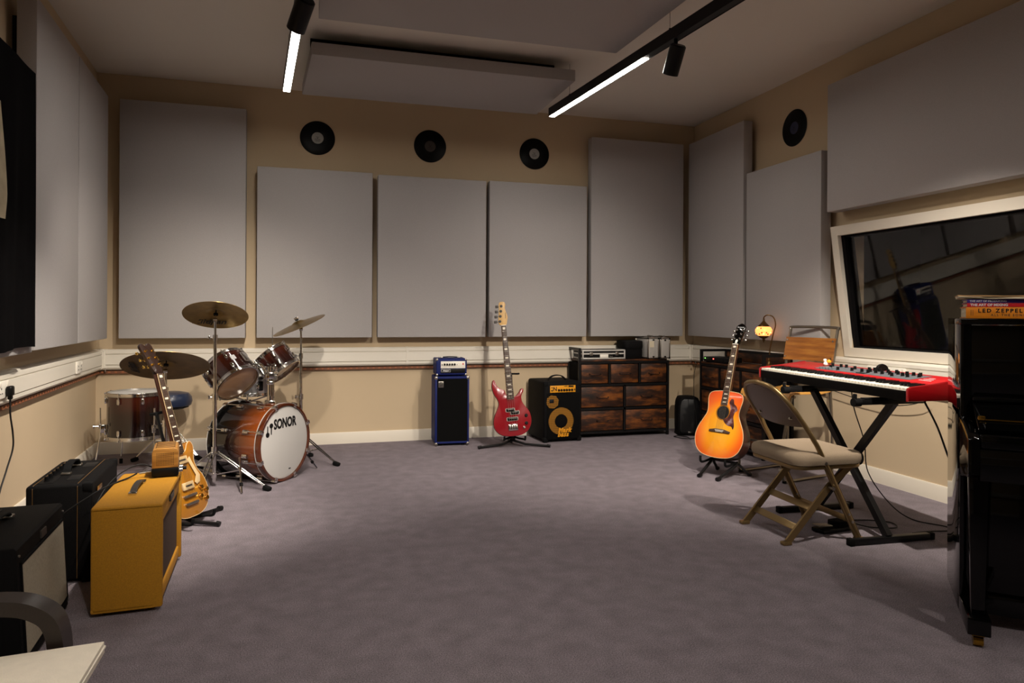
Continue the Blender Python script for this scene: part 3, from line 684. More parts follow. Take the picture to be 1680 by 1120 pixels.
# ------------------------------------------------------------------ blue bass stack
def blue_stack():
    W_, D, H = .300, .27, .602
    rz = -3
    t = thing('speaker_cabinet', 'blue bass speaker cabinet with black grille standing on the carpet', 'speaker', TR(1.208, 6.08, 0, rz))
    z0 = .02
    obj('cabinet', MB().rbox((0, .006, z0+(H-z0)/2), (W_, D-.012, H-z0), .012, 3), 'tolex_blue', t)
    obj('front_frame', MB().rbox((-W_/2+.011, -D/2+.01, .31), (.022, .02, .572), .006).rbox((W_/2-.009, -D/2+.01, .31), (.018, .02, .572), .006).rbox((0, -D/2+.01, H-.011), (W_, .02, .022), .006).rbox((0, -D/2+.01, z0+.011), (W_, .02, .022), .006), 'tolex_blue', t)
    obj('grille', MB().box((0, -D/2+.006, .311), (W_-.03, .01, .545)), 'grille_black', t)
    b = obj('badge', MB().rbox((-.098, -D/2-.001, .535), (.045, .004, .052), .002), 'steel', t)
    e = MB(); e.tube([(-.098+.014*math.cos(a), -D/2-.0035, .54+.014*math.sin(a)) for a in [2*PI*i/20 for i in range(20)]], .0022, 6, True)
    e.tube([(-.098+.006*math.cos(a), -D/2-.0035, .54+.006*math.sin(a)) for a in [2*PI*i/14 for i in range(14)]], .0018, 6, True)
    for i in range(4): e.box((-.098, -D/2-.0035, .516+.0035*i), (.034, .001, .0014))
    obj('emblem', e, 'print_black', b)
    corners(t, W_, D, H, 'steel', .028, .006); feet(t, W_, D, r=.018, h=.02)
    h = thing('bass_amplifier_head', 'small blue bass amplifier head with white panel on the blue cabinet', 'amplifier', TR(1.205, 6.085, H+.0022, rz))
    w, d, hh = .270, .235, .152; z1 = .008
    obj('cabinet', MB().rbox((0, 0, z1+(hh-z1)/2), (w, d, hh-z1), .012, 3), 'tolex_blue', h)
    fp = obj('front_panel', MB().rbox((.012, -d/2-.002, .099), (.216, .006, .062), .002), 'white', h)
    for i, x in enumerate((-.062, -.040, -.018, .004, .026)): obj('control_knob', knob_mesh(.0075, .014), 'black', fp, axis_M((x, -d/2-.005, .102), (0, -1, 0)))
    obj('input_jack', MB().cyl((-.084, -d/2-.007, .100), (-.084, -d/2-.004, .100), .005, n=10), 'print_black', fp)
    obj('indicator', MB().cyl((.048, -d/2-.007, .100), (.048, -d/2-.004, .100), .003, n=8), 'print_black', fp)
    obj('power_switch', MB().rbox((.10, -d/2-.006, .106), (.010, .005, .014), .001), 'book_red', fp)
    lg = obj('lower_grille', MB().rbox((.012, -d/2-.001, .045), (.216, .005, .036), .001), 'black', h)
    pl = obj('name_plate', MB().rbox((-.052, -d/2-.005, .048), (.082, .003, .024), .001), 'print_white', lg)
    obj('plate_field', MB().rbox((-.052, -d/2-.007, .048), (.077, .002, .019), .0008), 'black', pl)
    text('lettering', 'Ampeg', .019, 'print_white', pl, Matrix.Translation((-.052, -d/2-.0085, .048)) @ FRONT, shear=.35, bold=.0004)
    strap_handle(h, .16, .012, .024, 'rubber', Matrix.Translation((0, .0, hh)), 'steel')
    corners(h, w, d, hh, 'steel', .022, .003); feet(h, w, d, r=.012, h=.009)
blue_stack()

# ------------------------------------------------------------------ black bass combo with yellow graphics
def combo():
    W_, D, H = .37, .40, .545
    t = thing('bass_combo', 'black bass combo with yellow control panel and yellow speaker mesh beside the wooden chest', 'amplifier', TR(2.185, 6.07, 0, 4.0))
    z0 = .016
    obj('cabinet', MB().rbox((0, 0, z0+(H-z0)/2), (W_, D, H-z0), .022, 3), 'tolex_black', t)
    y = -D/2
    obj('front_baffle', MB().rbox((.0, y-.001, .235), (W_-.05, .006, .41), .002), 'grille_black', t)
    cp_ = obj('control_panel', MB().rbox((-.004, y-.003, .478), (.25, .008, .062), .002), 'yellow_panel', t)
    for i in range(6): obj('control_knob', knob_mesh(.0085, .014), 'black', cp_, axis_M((-.045+.026*i, y-.007, .468), (0, -1, 0)))
    obj('input_jack', MB().cyl((-.112, y-.009, .466), (-.112, y-.005, .466), .007, n=12), 'print_black', cp_)
    obj('pad_switch', MB().cyl((-.112, y-.009, .492), (-.112, y-.005, .492), .005, n=12), 'print_black', cp_)
    obj('power_switch', MB().rbox((.112, y-.007, .47), (.01, .005, .014), .001), 'print_black', cp_)
    text('panel_letter', 'N', .05, 'print_black', cp_, Matrix.Translation((-.082, y-.0078, .478)) @ FRONT, ext=.0005, bold=.001)
    dk = MB(); dk.box((.075, y-.0074, .50), (.05, .0008, .014)); dk.box((.025, y-.0074, .502), (.035, .0008, .005))
    obj('panel_print', dk, 'print_black', cp_)
    tm = obj('horn_mesh', MB().slab([(-.105+.062*math.cos(2*PI*i/8+.2), .365+.062*math.sin(2*PI*i/8+.2)) for i in range(8)], y-.007, y-.003), 'mesh_yellow', t)
    obj('horn_throat', MB().rbox((-.115, y-.008, .372), (.045, .003, .032), .001), 'print_black', tm)
    wf = obj('speaker_mesh', MB().lathe([(.062, 0), (.122, 0), (.122, .004), (.062, .004)], 40, closed=True), 'mesh_yellow', t, axis_M((-.02, y-.003, .19), (0, -1, 0)))
    obj('dust_cap', MB().lathe([(.062, .0), (.062, .003), (.03, .006), (0, .007)], 28), 'grille_black', t, axis_M((-.02, y-.003, .19), (0, -1, 0)))
    text('lettering', 'Mark', .056, 'yellow_panel', t, Matrix.Translation((.01, y-.013, .108)) @ FRONT, ext=.002, bold=.0022, shear=.3, space=1.12)
    text('lettering', 'bass', .056, 'yellow_panel', t, Matrix.Translation((-.005, y-.013, .070)) @ FRONT, ext=.002, bold=.0022, shear=.3, space=1.12)
    hp = catmull([(-.09, 0, .002), (-.05, 0, .035), (0, 0, .045), (.05, 0, .035), (.09, 0, .002)], 6, False)
    obj('handle', MB().strip(hp, .03, .009, (0, 1, 0)), 'rubber', t, Matrix.Translation((0, -.06, H)))
    corners(t, W_, D, H, 'rubber', .045, .004); feet(t, W_, D, r=.02, h=.018)
combo()

# ------------------------------------------------------------------ rustic chests of drawers
def chest(label, M, low_right=False):
    W_, D, S = .93, .285, .728     # S = top surface height
    t = thing('chest_of_drawers', label, 'chest of drawers', M, 'rustic wood and black metal chests')
    f = MB(); p = .022
    for x in (-1, 1):
        lo = low_right and x > 0
        for y in (-1, 1): h_ = .7115 if lo and y < 0 else .836; f.box((x*(W_/2-p/2), y*(D/2-p/2), h_/2), (p, p, h_))
        f.box((x*(W_/2-p/2), 0, .70 if lo else .826), (p, D-2*p, p)); f.box((x*(W_/2-p/2), 0, .05), (p, D-2*p, p))
    f.box((0, D/2-p/2, .826), (W_-2*p, p, p))
    y = -D/2+p/2
    for z in (.05, .268, .49, .70): f.box((0, y, z), (W_-2*p, p, p))
    f.box((0, y, .27), (.02, p, .44))
    for x in (-.155, .155): f.box((x, y, .595), (.02, p, .2))
    obj('frame', f, 'black_metal', t)
    obj('side_panel', MB().box((-W_/2+.012, 0, .38), (.006, D-2*p, .64)), 'black_matte', t)
    obj('side_panel', MB().box((W_/2-.012, 0, .38), (.006, D-2*p, .64)), 'black_matte', t)
    obj('back_panel', MB().box((0, D/2-.012, .38), (W_-2*p, .006, .64)), 'black_matte', t)
    obj('top_board', MB().rbox((0, 0, S-.008), (W_-.046, D-.004, .016), .002), 'wood_rustic', t)
    obj('riser_board', MB().rbox((0, D/2-.012, .776), (W_-.05, .012, .09), .002), 'wood_rustic', t)
    bar = [( -.075, 0, 0), (-.075, -.018, 0), (-.06, -.022, -.01), (.06, -.022, -.01), (.075, -.018, 0), (.075, 0, 0)]
    def drawer(x0, x1, z0, z1, seed):
        m_ = MB().rbox((0, 0, 0), (x1-x0-.012, .02, z1-z0-.012), .003)
        d = obj('drawer', m_, 'wood_rustic', t, Matrix.Translation(((x0+x1)/2, -D/2+.014, (z0+z1)/2)))
        h = MB().tube([(q[0]*.75, q[1]-.009, q[2]) for q in bar], .0035, 6)
        obj('handle', h, 'black_metal', d)
    e = W_/2-p
    for a, b in ((-e, -.165), (-.145, .145), (.165, e)): drawer(a, b, .501, .689, 0)
    for a, b in ((-e, -.01), (.01, e)): drawer(a, b, .279, .479, 1); drawer(a, b, .061, .257, 2)
    obj('drawer_box', MB().box((0, .012, .375), (W_-.06, D-.08, .61)), 'black_matte', t)
chest('rustic wood seven drawer chest with black metal frame holding flight cases', TR(2.86, 6.125, 0, 0), True)
chest('rustic wood chest with router and mosaic lamp on top behind the acoustic guitar', TR(3.585, 5.165, 0, -90))

# things on the first chest
SZ = .7285
def dj_case():
    t = thing('flight_case', 'black flight case with silver edges lying flat on the wooden chest', 'case', TR(2.652, 6.115, SZ, 0), 'cases on the chest')
    W_, D, H = .43, .24, .09
    obj('shell', MB().rbox((0, 0, H/2+.002), (W_-.006, D-.006, H-.006), .004), 'black', t)
    e = MB(); r = .008
    for z in (.010, H-.006): 
        for y in (-1, 1): e.rbox((0, y*(D/2-r/2), z), (W_, .014, .014), .004)
        for x in (-1, 1): e.rbox((x*(W_/2-r/2), 0, z), (.014, D, .014), .004)
    for x in (-1, 1):
        for y in (-1, 1): e.rbox((x*(W_/2-r/2), y*(D/2-r/2), H/2), (.014, .014, H-.004), .004)
    e.box((0, -D/2, H*.60), (W_-.02, .004, .012)); e.box((-W_/2, 0, H*.6), (.004, D-.02, .012))
    obj('edge_trim', e, 'aluminium', t)
    for x in (-.13, .13): obj('latch', MB().rbox((x, -D/2-.004, H*.58), (.03, .008, .034), .002), 'steel', t)
    obj('label_plate', MB().rbox((0, -D/2-.003, .032), (.085, .004, .03), .001), 'white', t)
    hp = catmull([(.055, -D/2-.004, .03), (.06, -D/2-.02, .028), (.075, -D/2-.02, .028), (.08, -D/2-.004, .03)], 4, False)
    obj('handle', MB().tube(hp, .004, 6), 'steel', t)
dj_case()
def black_drum_bag():
    t = thing('equipment_case', 'stacked round black padded case between the flight case and silver cases', 'case', TR(2.975, 6.125, SZ, 0), 'cases on the chest')
    o = rrect(.195, .22, .05, 6)
    obj('lower_body', MB().slab(o, 0, .095, .012, 'xy'), 'black_matte', t); obj('lid', MB().slab(rrect(.202, .23, .05, 6), .097, .172, .012, 'xy'), 'tolex_black', t)
    obj('zip', MB().tube([(x*1.005, y*1.005, .096) for x, y in rrect(.195, .22, .05, 6)], .003, 6, True), 'rubber', t)
black_drum_bag()
def alu_case(label, x, w, h, rz, tagm):
    t = thing('aluminium_case', label, 'case', TR(x, 6.095, SZ, rz), 'cases on the chest'); D = .26
    obj('shell', MB().rbox((0, 0, h/2+.003), (w-.006, D-.006, h-.008), .003), 'aluminium', t)
    e = MB()
    for z in (.010, h-.004):
        for y in (-1, 1): e.rbox((0, y*(D/2-.005), z), (w, .012, .012), .003)
        for x_ in (-1, 1): e.rbox((x_*(w/2-.005), 0, z), (.012, D, .012), .003)
    for x_ in (-1, 1):
        for y in (-1, 1): e.rbox((x_*(w/2-.005), y*(D/2-.005), h/2), (.012, .012, h), .003)
    obj('edge_trim', e, 'steel', t)
    for x_ in (-1, 1):
        for y in (-1, 1):
            for z in (.009, h-.006): obj('corner_cap', MB().rbox((x_*(w/2-.007), y*(D/2-.007), z), (.018, .018, .018), .005), 'black', t)
    for z in (.02, h-.02): obj('catch', MB().rbox((0, -D/2-.001, z), (.018, .006, .014), .002), 'black', t)
    g = MB()
    for i in range(7): g.box((-w/2+.014+i*(w-.028)/6, -D/2+.0025, h/2), (.0015, .003, h-.03))
    obj('ribs', g, 'steel', t)
    obj('handle', MB().strip(catmull([(0, -.10, h+.001), (0, -.09, h+.02), (0, -.02, h+.02), (0, -.01, h+.001)], 5, False), .016, .006, (1, 0, 0)), 'steel', t)
    for y in (-.115, .03): obj('top_latch', MB().rbox((0, y, h+.003), (.03, .026, .008), .002), 'chrome', t)
    if tagm: obj('paper_tag', MB().box((-.018, -D/2-.0015, h*.70), (.045, .002, .06)), 'paper', t)
alu_case('silver aluminium case with paper tag standing on the wooden chest', 3.148, .120, .2, 0, True)
alu_case('silver aluminium case beside the tagged case by the wall corner', 3.272, .108, .197, 0, False)

# ------------------------------------------------------------------ small PA speaker
def pa_speaker():
    t = thing('pa_speaker', 'small black moulded loudspeaker on the floor between the two chests', 'speaker', TR(3.50, 5.93, 0, -18))
    o = [(-.105, .0), (.105, .0), (.118, .03), (.122, .19), (.116, .30), (.10, .345), (.07, .365), (-.07, .365), (-.10, .345), (-.116, .30), (-.122, .19), (-.118, .03)]
    o = [(x*.88, z) for x, z in o]
    obj('moulded_body', MB().slab(catmull(o, 3), -.07, .12, .018), 'black_matte', t)
    obj('grille', MB().slab([(x*.86, .03+z*.87) for x, z in o], -.077, -.068, .003), 'mesh_black', t)
    obj('front_rim', MB().tube([(x*.9, -.072, .022+z*.9) for x, z in catmull(o, 3)], .004, 6, True), 'black', t)
    obj('badge', MB().rbox((0, -.080, .035), (.03, .003, .012), .001), 'steel', t)
pa_speaker()

# ------------------------------------------------------------------ router box on the second chest
def router():
    t = thing('network_box', 'flat black box with green and red indicator lights on the chest', 'electronics', TR(3.53, 5.40, SZ, -84))
    obj('box', MB().rbox((0, 0, .026), (.30, .18, .042), .004), 'black', t)
    obj('feet', MB().box((-.12, 0, .003), (.02, .15, .006)).box((.12, 0, .003), (.02, .15, .006)), 'rubber', t)
    obj('green_light', MB().rbox((-.125, -.091, .034), (.012, .003, .005), .001), 'led_green', t)
    obj('red_light', MB().rbox((-.012, -.091, .032), (.010, .003, .008), .001), 'led_red', t)
    obj('antenna_lead', MB().tube([(-.15, -.06, .02), (-.175, -.07, .02), (-.195, -.06, .012)], .003, 6), 'cable', t)
router()

# ------------------------------------------------------------------ mosaic lamp
def mosaic_lamp():
    t = thing('mosaic_lamp', 'swan neck bronze lamp with glowing orange mosaic globe', 'lamp', TR(3.545, 4.77, SZ, -62) @ Matrix.Scale(1.15, 4))
    obj('base', MB().lathe([(0, 0), (.058, 0), (.056, .008), (.03, .016), (.014, .03), (.009, .05), (.011, .058), (.006, .066), (0, .068)], 28), 'antique', t)
    # local x: away from the neck's bow; globe hangs over the base
    pts = catmull([(0, 0, .06), (.008, 0, .14), (.03, 0, .24), (.045, 0, .30), (.03, 0, .352), (-.01, 0, .368), (-.037, 0, .355), (-.04, 0, .335)], 7, False)
    obj('swan_neck', MB().tube(pts, .0045, 8), 'antique', t)
    G = Matrix.Translation((-.04, 0, .255))
    obj('chain_hook', MB().tube([(.006*math.cos(a), 0, .078+.011*math.sin(a)) for a in [2*PI*i/14 for i in range(14)]], .0018, 6, True), 'antique', t, G)
    obj('cap', MB().lathe([(.004, .078), (.007, .074), (.009, .068), (.018, .058), (.026, .049), (.038, .038), (.040, .032), (0, .032)], 24), 'antique', t, G)
    g = obj('glass_globe', MB().lathe([(.036, .034), (.049, .024), (.057, .008), (.057, -.006), (.050, -.022), (.036, -.033), (.0, -.033)], 32), 'lamp_glass', t, G)
    obj('lower_cap', MB().lathe([(.037, -.031), (.035, -.037), (.024, -.047), (.011, -.053), (.008, -.057), (.011, -.062), (.005, -.070), (.003, -.08), (0, -.082)], 24), 'antique', t, G)
    for i in range(26):
        a = 2*PI*(i*.381966); z = -.02+.04*((i*7) % 5)/4
        obj('mosaic_piece', MB().rbox((0, 0, 0), (.009, .009, .003), .001), ('lamp_bead', 'lamp_cream')[i % 3 == 1], g, axis_M(((.0572-abs(z)**2*14)*math.cos(a), (.0572-abs(z)**2*14)*math.sin(a), z), (math.cos(a), math.sin(a), z*14)))
mosaic_lamp()

# ------------------------------------------------------------------ guitars (local: x across, z along the neck from the body's end, front = -y)
def strings(t, n, w0, w1, z0, z1, y0, y1, r=.0006, m='steel'):
    s_ = MB()
    for i in range(n):
        f = i/(n-1)-.5; s_.cyl((f*w0, y0, z0), (f*w1, y1, z1), r, n=5)
    obj('strings', s_, m, t)
def fretboard(t, w0, w1, z0, z1, y, m, inlay='pearl', blocks=True, n=20, th=.006, bind=None):
    """w0 width at body end z0, w1 at nut z1; y = front face"""
    k = obj('fretboard', MB().slab([(-w0/2, z0), (w0/2, z0), (w1/2, z1), (-w1/2, z1)], y, y+th, .001), m, t)
    L = z1-z0; tot = L/(1-2**(-n/12)); fr = MB(); zs = [z1-(tot*(1-2**(-i/12))) for i in range(n+1)]
    for i in range(1, n+1):
        f = (zs[i]-z0)/L; w = w0+(w1-w0)*f; fr.box((0, y-.0004, zs[i]), (w-.002, .0012, .0018))
    obj('frets', fr, 'steel', k, kind='stuff')
    for i in (1, 3, 5, 7, 9, 12, 15, 17, 19) if blocks else (3, 5, 7, 9, 12, 15, 17, 19):
        if i > n: continue
        zc = (zs[i]+zs[i-1])/2; h = (zs[i-1]-zs[i])*.4; f = (zc-z0)/L; w = (w0+(w1-w0)*f)*(.52 if blocks else .4)
        obj('inlay', MB().box((0, y-.0003, zc), (w, .0012, h)), inlay, k)
    if bind:
        b = MB()
        for s_ in (-1, 1): b.tube([(s_*w0/2, y+.001, z0), (s_*w1/2, y+.001, z1)], .0014, 6)
        obj('binding', b, bind, k)
    return zs
def tuner(t, x, z, side, y, m='chrome', big=False):
    b = MB(); r = .0045 if not big else .007
    b.cyl((x, y-.014, z), (x, y, z), r, r*.8, 10); b.cyl((x, y, z), (x, y-.002, z), r*1.8, n=12)
    b.cyl((x, y+.02, z), (x+side*.028, y+.02, z), .003, n=8)
    b.rbox((x+side*.037, y+.02, z), (.02, .008, .016) if not big else (.026, .008, .024), .003)
    b.box((x, y+.02, z), (.014, .012, .014))
    obj('tuner', b, m, t)
def lean_M(x, y, z, rz, lean, roll=0): return TR(x, y, z, rz) @ Matrix.Rotation(R(-lean), 4, 'X') @ Matrix.Rotation(R(roll), 4, 'Y')

def acoustic():
    M = lean_M(2.803, 4.330, .128, -66, 18, 0) @ Matrix.Scale(.94, 4)
    t = thing('acoustic_guitar', 'cherry sunburst acoustic guitar with dark pickguard on a low stand', 'guitar', M)
    half = [(0, 0), (.06, .003), (.125, .017), (.175, .055), (.2, .11), (.205, .16), (.192, .22), (.162, .28), (.140, .325), (.135, .36), (.142, .41), (.148, .45), (.140, .485), (.11, .503), (.06, .510), (.025, .512)]
    o = catmull(half+[(-x, z) for x, z in reversed(half[1:])], 3)
    o = [(x, max(z, 0)) for x, z in o]
    obj('body_sides', MB().slab(inset(o, .001), -.048, .055, .004), 'mahogany', t)
    sb = obj('soundboard', MB().slab(o, -.0535, -.0475, .001), 'burst_acoustic', t)
    obj('binding', MB().tube([(x, -.0525, z) for x, z in inset(o, .0005)], .0028, 6, True), 'cream', t)
    obj('sound_hole', MB().slab(circ(.051, 32, (0, .345)), -.0542, -.0537), 'print_black', sb)
    obj('rosette', MB().lathe([(.0515, -.0002), (.060, -.0002), (.060, .0009), (.0515, .0009)], 36, closed=True), 'burst_gold', sb, axis_M((0, -.0536, .345), (0, -1, 0)))
    pg_ = catmull([(.058, .345), (.056, .39), (.040, .425), (.052, .455), (.072, .452), (.082, .42), (.102, .405), (.118, .375), (.100, .355), (.094, .32), (.104, .285), (.112, .25), (.106, .225), (.092, .245), (.06, .25), (.03, .268), (.012, .292), (.02, .296), (.045, .312)], 3)
    obj('pickguard', MB().slab(pg_, -.0552, -.0538), 'pickguard', sb)
    br = obj('bridge', MB().slab([(-.088, .19), (.088, .19), (.09, .205), (.04, .216), (-.04, .216), (-.09, .205)], -.062, -.0535, .002), 'rosewood', t)
    obj('saddle', MB().rbox((0, -.0635, .206), (.075, .004, .004), .001), 'white', br)
    for i in range(6): obj('bridge_pin', MB().cyl((-.027+.0108*i, -.066, .197), (-.027+.0108*i, -.060, .197), .003, n=8), 'white', br)
    obj('neck', MB().slab([(-.028, .47), (.028, .47), (.021, .885), (-.021, .885)], -.052, -.028, .006).rbox((0, -.0, .49), (.05, .06, .05), .01), 'mahogany', t)
    zs = fretboard(t, .056, .043, .405, .885, -.060, 'rosewood', bind='cream')
    obj('nut', MB().box((0, -.057, .887), (.043, .01, .005)), 'white', t)
    H = Matrix.Translation((0, -.045, .889)) @ Matrix.Rotation(R(-12), 4, 'X')
    hs = obj('headstock', MB().slab(catmull([(-.022, 0), (.022, 0), (.030, .03), (.036, .11), (.038, .155), (.022, .172), (0, .182), (-.022, .172), (-.038, .155), (-.036, .11), (-.030, .03)], 2), -.008, .008, .001), 'black_gloss', t, H)
    obj('truss_cover', MB().slab([(-.008, .006), (.008, .006), (.010, .03), (0, .042), (-.010, .03)], -.0095, -.0078), 'white', hs)
    text('lettering', 'Epiphone', .015, 'print_white', hs, Matrix.Translation((0, -.0085, .148)) @ FRONT, ext=.0004)
    for z in (.045, .085, .122):
        for s_ in (-1, 1): tuner(hs, s_*.024, z, s_, -.008)
    strings(t, 6, .054, .036, .206, .887, -.066, -.063)
    # stand
    st = thing('guitar_stand', 'low black folding stand under the acoustic guitar', 'guitar stand', TR(2.813, 4.334, 0, -66))
    for s_ in (-1, 1):
        obj('leg', MB().tube([(s_*.075, -.13, .016), (s_*.10, .04, .085), (s_*.10, .062, .105)], .011, 8).cyl((s_*.073, -.145, .013), (s_*.077, -.115, .016), .015, n=10), 'black_metal', st)
        obj('rear_leg', MB().tube([(s_*.10, .062, .105), (s_*.13, .17, .014)], .010, 8).cyl((s_*.128, .165, .014), (s_*.132, .185, .014), .014, n=10), 'black_metal', st)
        obj('cradle', MB().tube(catmull([(s_*.1, .062, .108), (s_*.1, -.03, .098), (s_*.1, -.078, .102), (s_*.1, -.088, .125), (s_*.1, -.086, .145)], 4, False), .0085, 8), 'rubber', st)
    obj('crossbar', MB().tube([(-.10, .062, .102), (.10, .062, .102)], .010, 8), 'black_metal', st)
acoustic()

def bass_guitar():
    M = lean_M(1.688, 5.70, .105, -8, 10, -4.5)
    t = thing('bass_guitar', 'metallic red electric bass guitar with maple headstock on a stand', 'guitar', M)
    o = catmull([(0, .0), (.07, .006), (.125, .035), (.158, .09), (.164, .15), (.15, .205), (.118, .25), (.098, .29), (.098, .335), (.118, .375), (.116, .398), (.095, .39), (.078, .365), (.05, .338), (.034, .335), (.0, .335), (-.034, .36), (-.045, .395), (-.075, .41), (-.105, .435), (-.118, .475), (-.128, .49), (-.142, .475), (-.150, .43), (-.138, .37), (-.112, .32), (-.104, .28), (-.122, .235), (-.15, .18), (-.163, .125), (-.158, .075), (-.122, .028), (-.07, .006)], 4)
    obj('body', MB().slab(o, -.021, .021, .009), 'red_metal', t)
    obj('edge_shadow_line', MB().tube([(x, .014, z) for x, z in inset(o, .001)], .0026, 6, True), 'black', t)
    obj('neck', MB().slab([(-.031, .33), (.031, .33), (.020, .955), (-.020, .955)], -.030, -.006, .007), 'maple', t)
    fretboard(t, .062, .041, .315, .955, -.0345, 'rosewood', blocks=True, n=21, th=.005)
    obj('nut', MB().box((0, -.032, .957), (.041, .008, .005)), 'white', t)
    for (x, z, w) in ((-.012, .222, .07), (.026, .197, .07), (.0, .145, .088)):
        p = obj('pickup', MB().rbox((x, -.026, z), (w, .014, .026), .006), 'black', t)
        obj('pickup_ring', MB().slab(rrect(w+.014, .034, .010, 4, (x, z)), -.0235, -.0205), 'steel', p)
        obj('pole_pieces', MB().box((x, -.0335, z+.005), (w-.02, .001, .004)), 'steel', p)
    br = obj('bridge', MB().rbox((.0, -.026, .075), (.082, .012, .055), .003), 'chrome', t)
    for i in range(4): obj('saddle', MB().rbox((-.028+.019*i, -.035, .078), (.014, .008, .034), .002), 'steel', br)
    for x, z, r in ((.122, .165, .012), (.118, .10, .012), (.095, .065, .009)): obj('control_knob', knob_mesh(r, .016), 'steel' if r < .01 else 'black', t, axis_M((x, -.021, z), (0, -1, 0)))
    H = Matrix.Translation((0, -.022, .958))
    hs = obj('headstock', MB().slab(catmull([(-.022, 0), (.022, 0), (.034, .03), (.043, .075), (.032, .12), (.026, .155), (.034, .18), (.024, .205), (-.004, .208), (-.022, .195), (-.026, .15), (-.034, .09), (-.042, .035), (-.034, .01)], 3), -.006, .008, .001), 'maple', t, H)
    for i in range(4): tuner(hs, -.028+.008*i, .035+.045*i, -1, -.006, 'leather_strap', True)
    text('lettering', 'YAMAHA', .013, 'print_black', hs, Matrix.Translation((.026, -.0066, .085)) @ FRONT @ Matrix.Rotation(R(84), 4, 'Z'), ext=.0004)
    strings(t, 4, .057, .034, .09, .957, -.041, -.0365, .0011)
    stand('tall black tripod stand holding the red bass guitar', TR(1.70, 5.735, 0, -8), [(-158, .33), (-22, .33), (90, .22)], .62, .088, 10)
def stand(label, M, legs, zy, zc, lean, hy=.085):
    """tripod stand: neck yoke at height zy, cradle at zc"""
    st = thing('guitar_stand', label, 'guitar stand', M)
    obj('hub', MB().cyl((0, hy, .06), (0, hy+.003, .14), .018, n=12).cyl((0, hy, .055), (0, hy, .07), .026, n=12), 'black_metal', st)
    for a, l in legs:
        e = (l*math.cos(R(a)), hy+l*math.sin(R(a)), .013)
        obj('leg', MB().tube([(0, hy, .05), (e[0]*.35, hy+(e[1]-hy)*.35, .020), e], .0105, 8).cyl((e[0]*.93, hy+(e[1]-hy)*.93, .018), (e[0]*1.02, hy+(e[1]-hy)*1.02, .0135), .0135, n=10), 'black_metal', st)
    yt = hy+(zy-.1)*math.tan(R(lean))
    obj('upright', MB().tube([(0, hy, .10), (0, yt, zy)], .009, 8), 'black_metal', st)
    obj('neck_yoke', MB().tube([(-.06, yt-.05, zy+.005), (-.055, yt-.01, zy), (.055, yt-.01, zy), (.06, yt-.05, zy+.005)], .008, 8), 'rubber', st)
    for s_ in (-1, 1):
        obj('cradle_arm', MB().tube(catmull([(0, hy, .085), (s_*.05, hy-.02, zc-.020), (s_*.085, -.005, zc-.016), (s_*.09, -.05, zc-.012), (s_*.09, -.058, zc+.018)], 4, False), .0085, 8), 'rubber', st)
    return st
bass_guitar()

def electric():
    M = lean_M(-.60, 4.06, .052, 62, 17, 0)
    t = thing('electric_guitar', 'amber single cutaway electric guitar with cream pickguard on a stand', 'guitar', M)
    o = catmull([(0, 0), (.07, .006), (.125, .035), (.158, .09), (.163, .145), (.145, .20), (.115, .245), (.108, .29), (.122, .335), (.128, .37), (.112, .395), (.085, .385), (.062, .355), (.035, .345), (.0, .385), (-.04, .415), (-.085, .42), (-.120, .395), (-.132, .35), (-.122, .30), (-.112, .255), (-.135, .21), (-.16, .15), (-.158, .09), (-.125, .035), (-.07, .006)], 4)
    obj('body', MB().slab(o, -.022, .028, .007), 'burst_gold', t)
    obj('binding', MB().tube([(x, -.0185, z) for x, z in inset(o, .0008)], .0022, 6, True), 'cream', t)
    obj('neck', MB().slab([(-.028, .34), (.028, .34), (.0215, .79), (-.0215, .79)], -.032, -.006, .007), 'mahogany', t)
    fretboard(t, .056, .043, .345, .79, -.037, 'rosewood', blocks=True, n=22, th=.006, bind='cream')
    obj('pickguard', MB().slab([(.045, .30), (.066, .315), (.078, .275), (.112, .20), (.10, .168), (.072, .158), (.060, .172), (.082, .205)], -.031, -.027, .001), 'cream', t)
    for z in (.305, .165):
        p = obj('pickup', MB().rbox((0, -.028, z), (.088, .014, .040), .004), 'cream', t)
        obj('pickup_print', MB().box((0, -.0356, z), (.05, .001, .010)), 'leather_strap', p)
    for z, d in ((.112, .012), (.070, .010)): obj('bridge' if z > .1 else 'tailpiece', MB().rbox((0, -.032, z), (.095, d, .014), .004).cyl((-.042, -.034, z), (-.042, -.02, z), .008, n=10).cyl((.042, -.034, z), (.042, -.02, z), .008, n=10), 'steel', t)
    for x, z in ((.098, .135), (.135, .115), (.08, .09), (.12, .07)): obj('control_knob', knob_mesh(.012, .016), 'gold', t, axis_M((x, -.021, z), (0, -1, 0)))
    obj('pickup_switch', MB().cyl((-.085, -.022, .37), (-.088, -.04, .376), .004, n=8), 'cream', t)
    H = Matrix.Translation((0, -.026, .792)) @ Matrix.Rotation(R(-14), 4, 'X')
    hs = obj('headstock', MB().slab(catmull([(-.022, 0), (.022, 0), (.034, .03), (.04, .11), (.045, .165), (.028, .185), (.012, .175), (0, .168), (-.012, .175), (-.028, .185), (-.045, .165), (-.04, .11), (-.034, .03)], 3), -.008, .008, .001), 'head_dark', t, H)
    for z in (.05, .092, .134):
        for s_ in (-1, 1): tuner(hs, s_*.026, z, s_, -.008, 'gold')
    strings(t, 6, .052, .036, .112, .79, -.041, -.039)
    stand('black tripod stand under the amber electric guitar', TR(-.585, 4.063, 0, 62), [(-84, .22), (-8, .30), (138, .24)], .60, .052, 17)
electric()

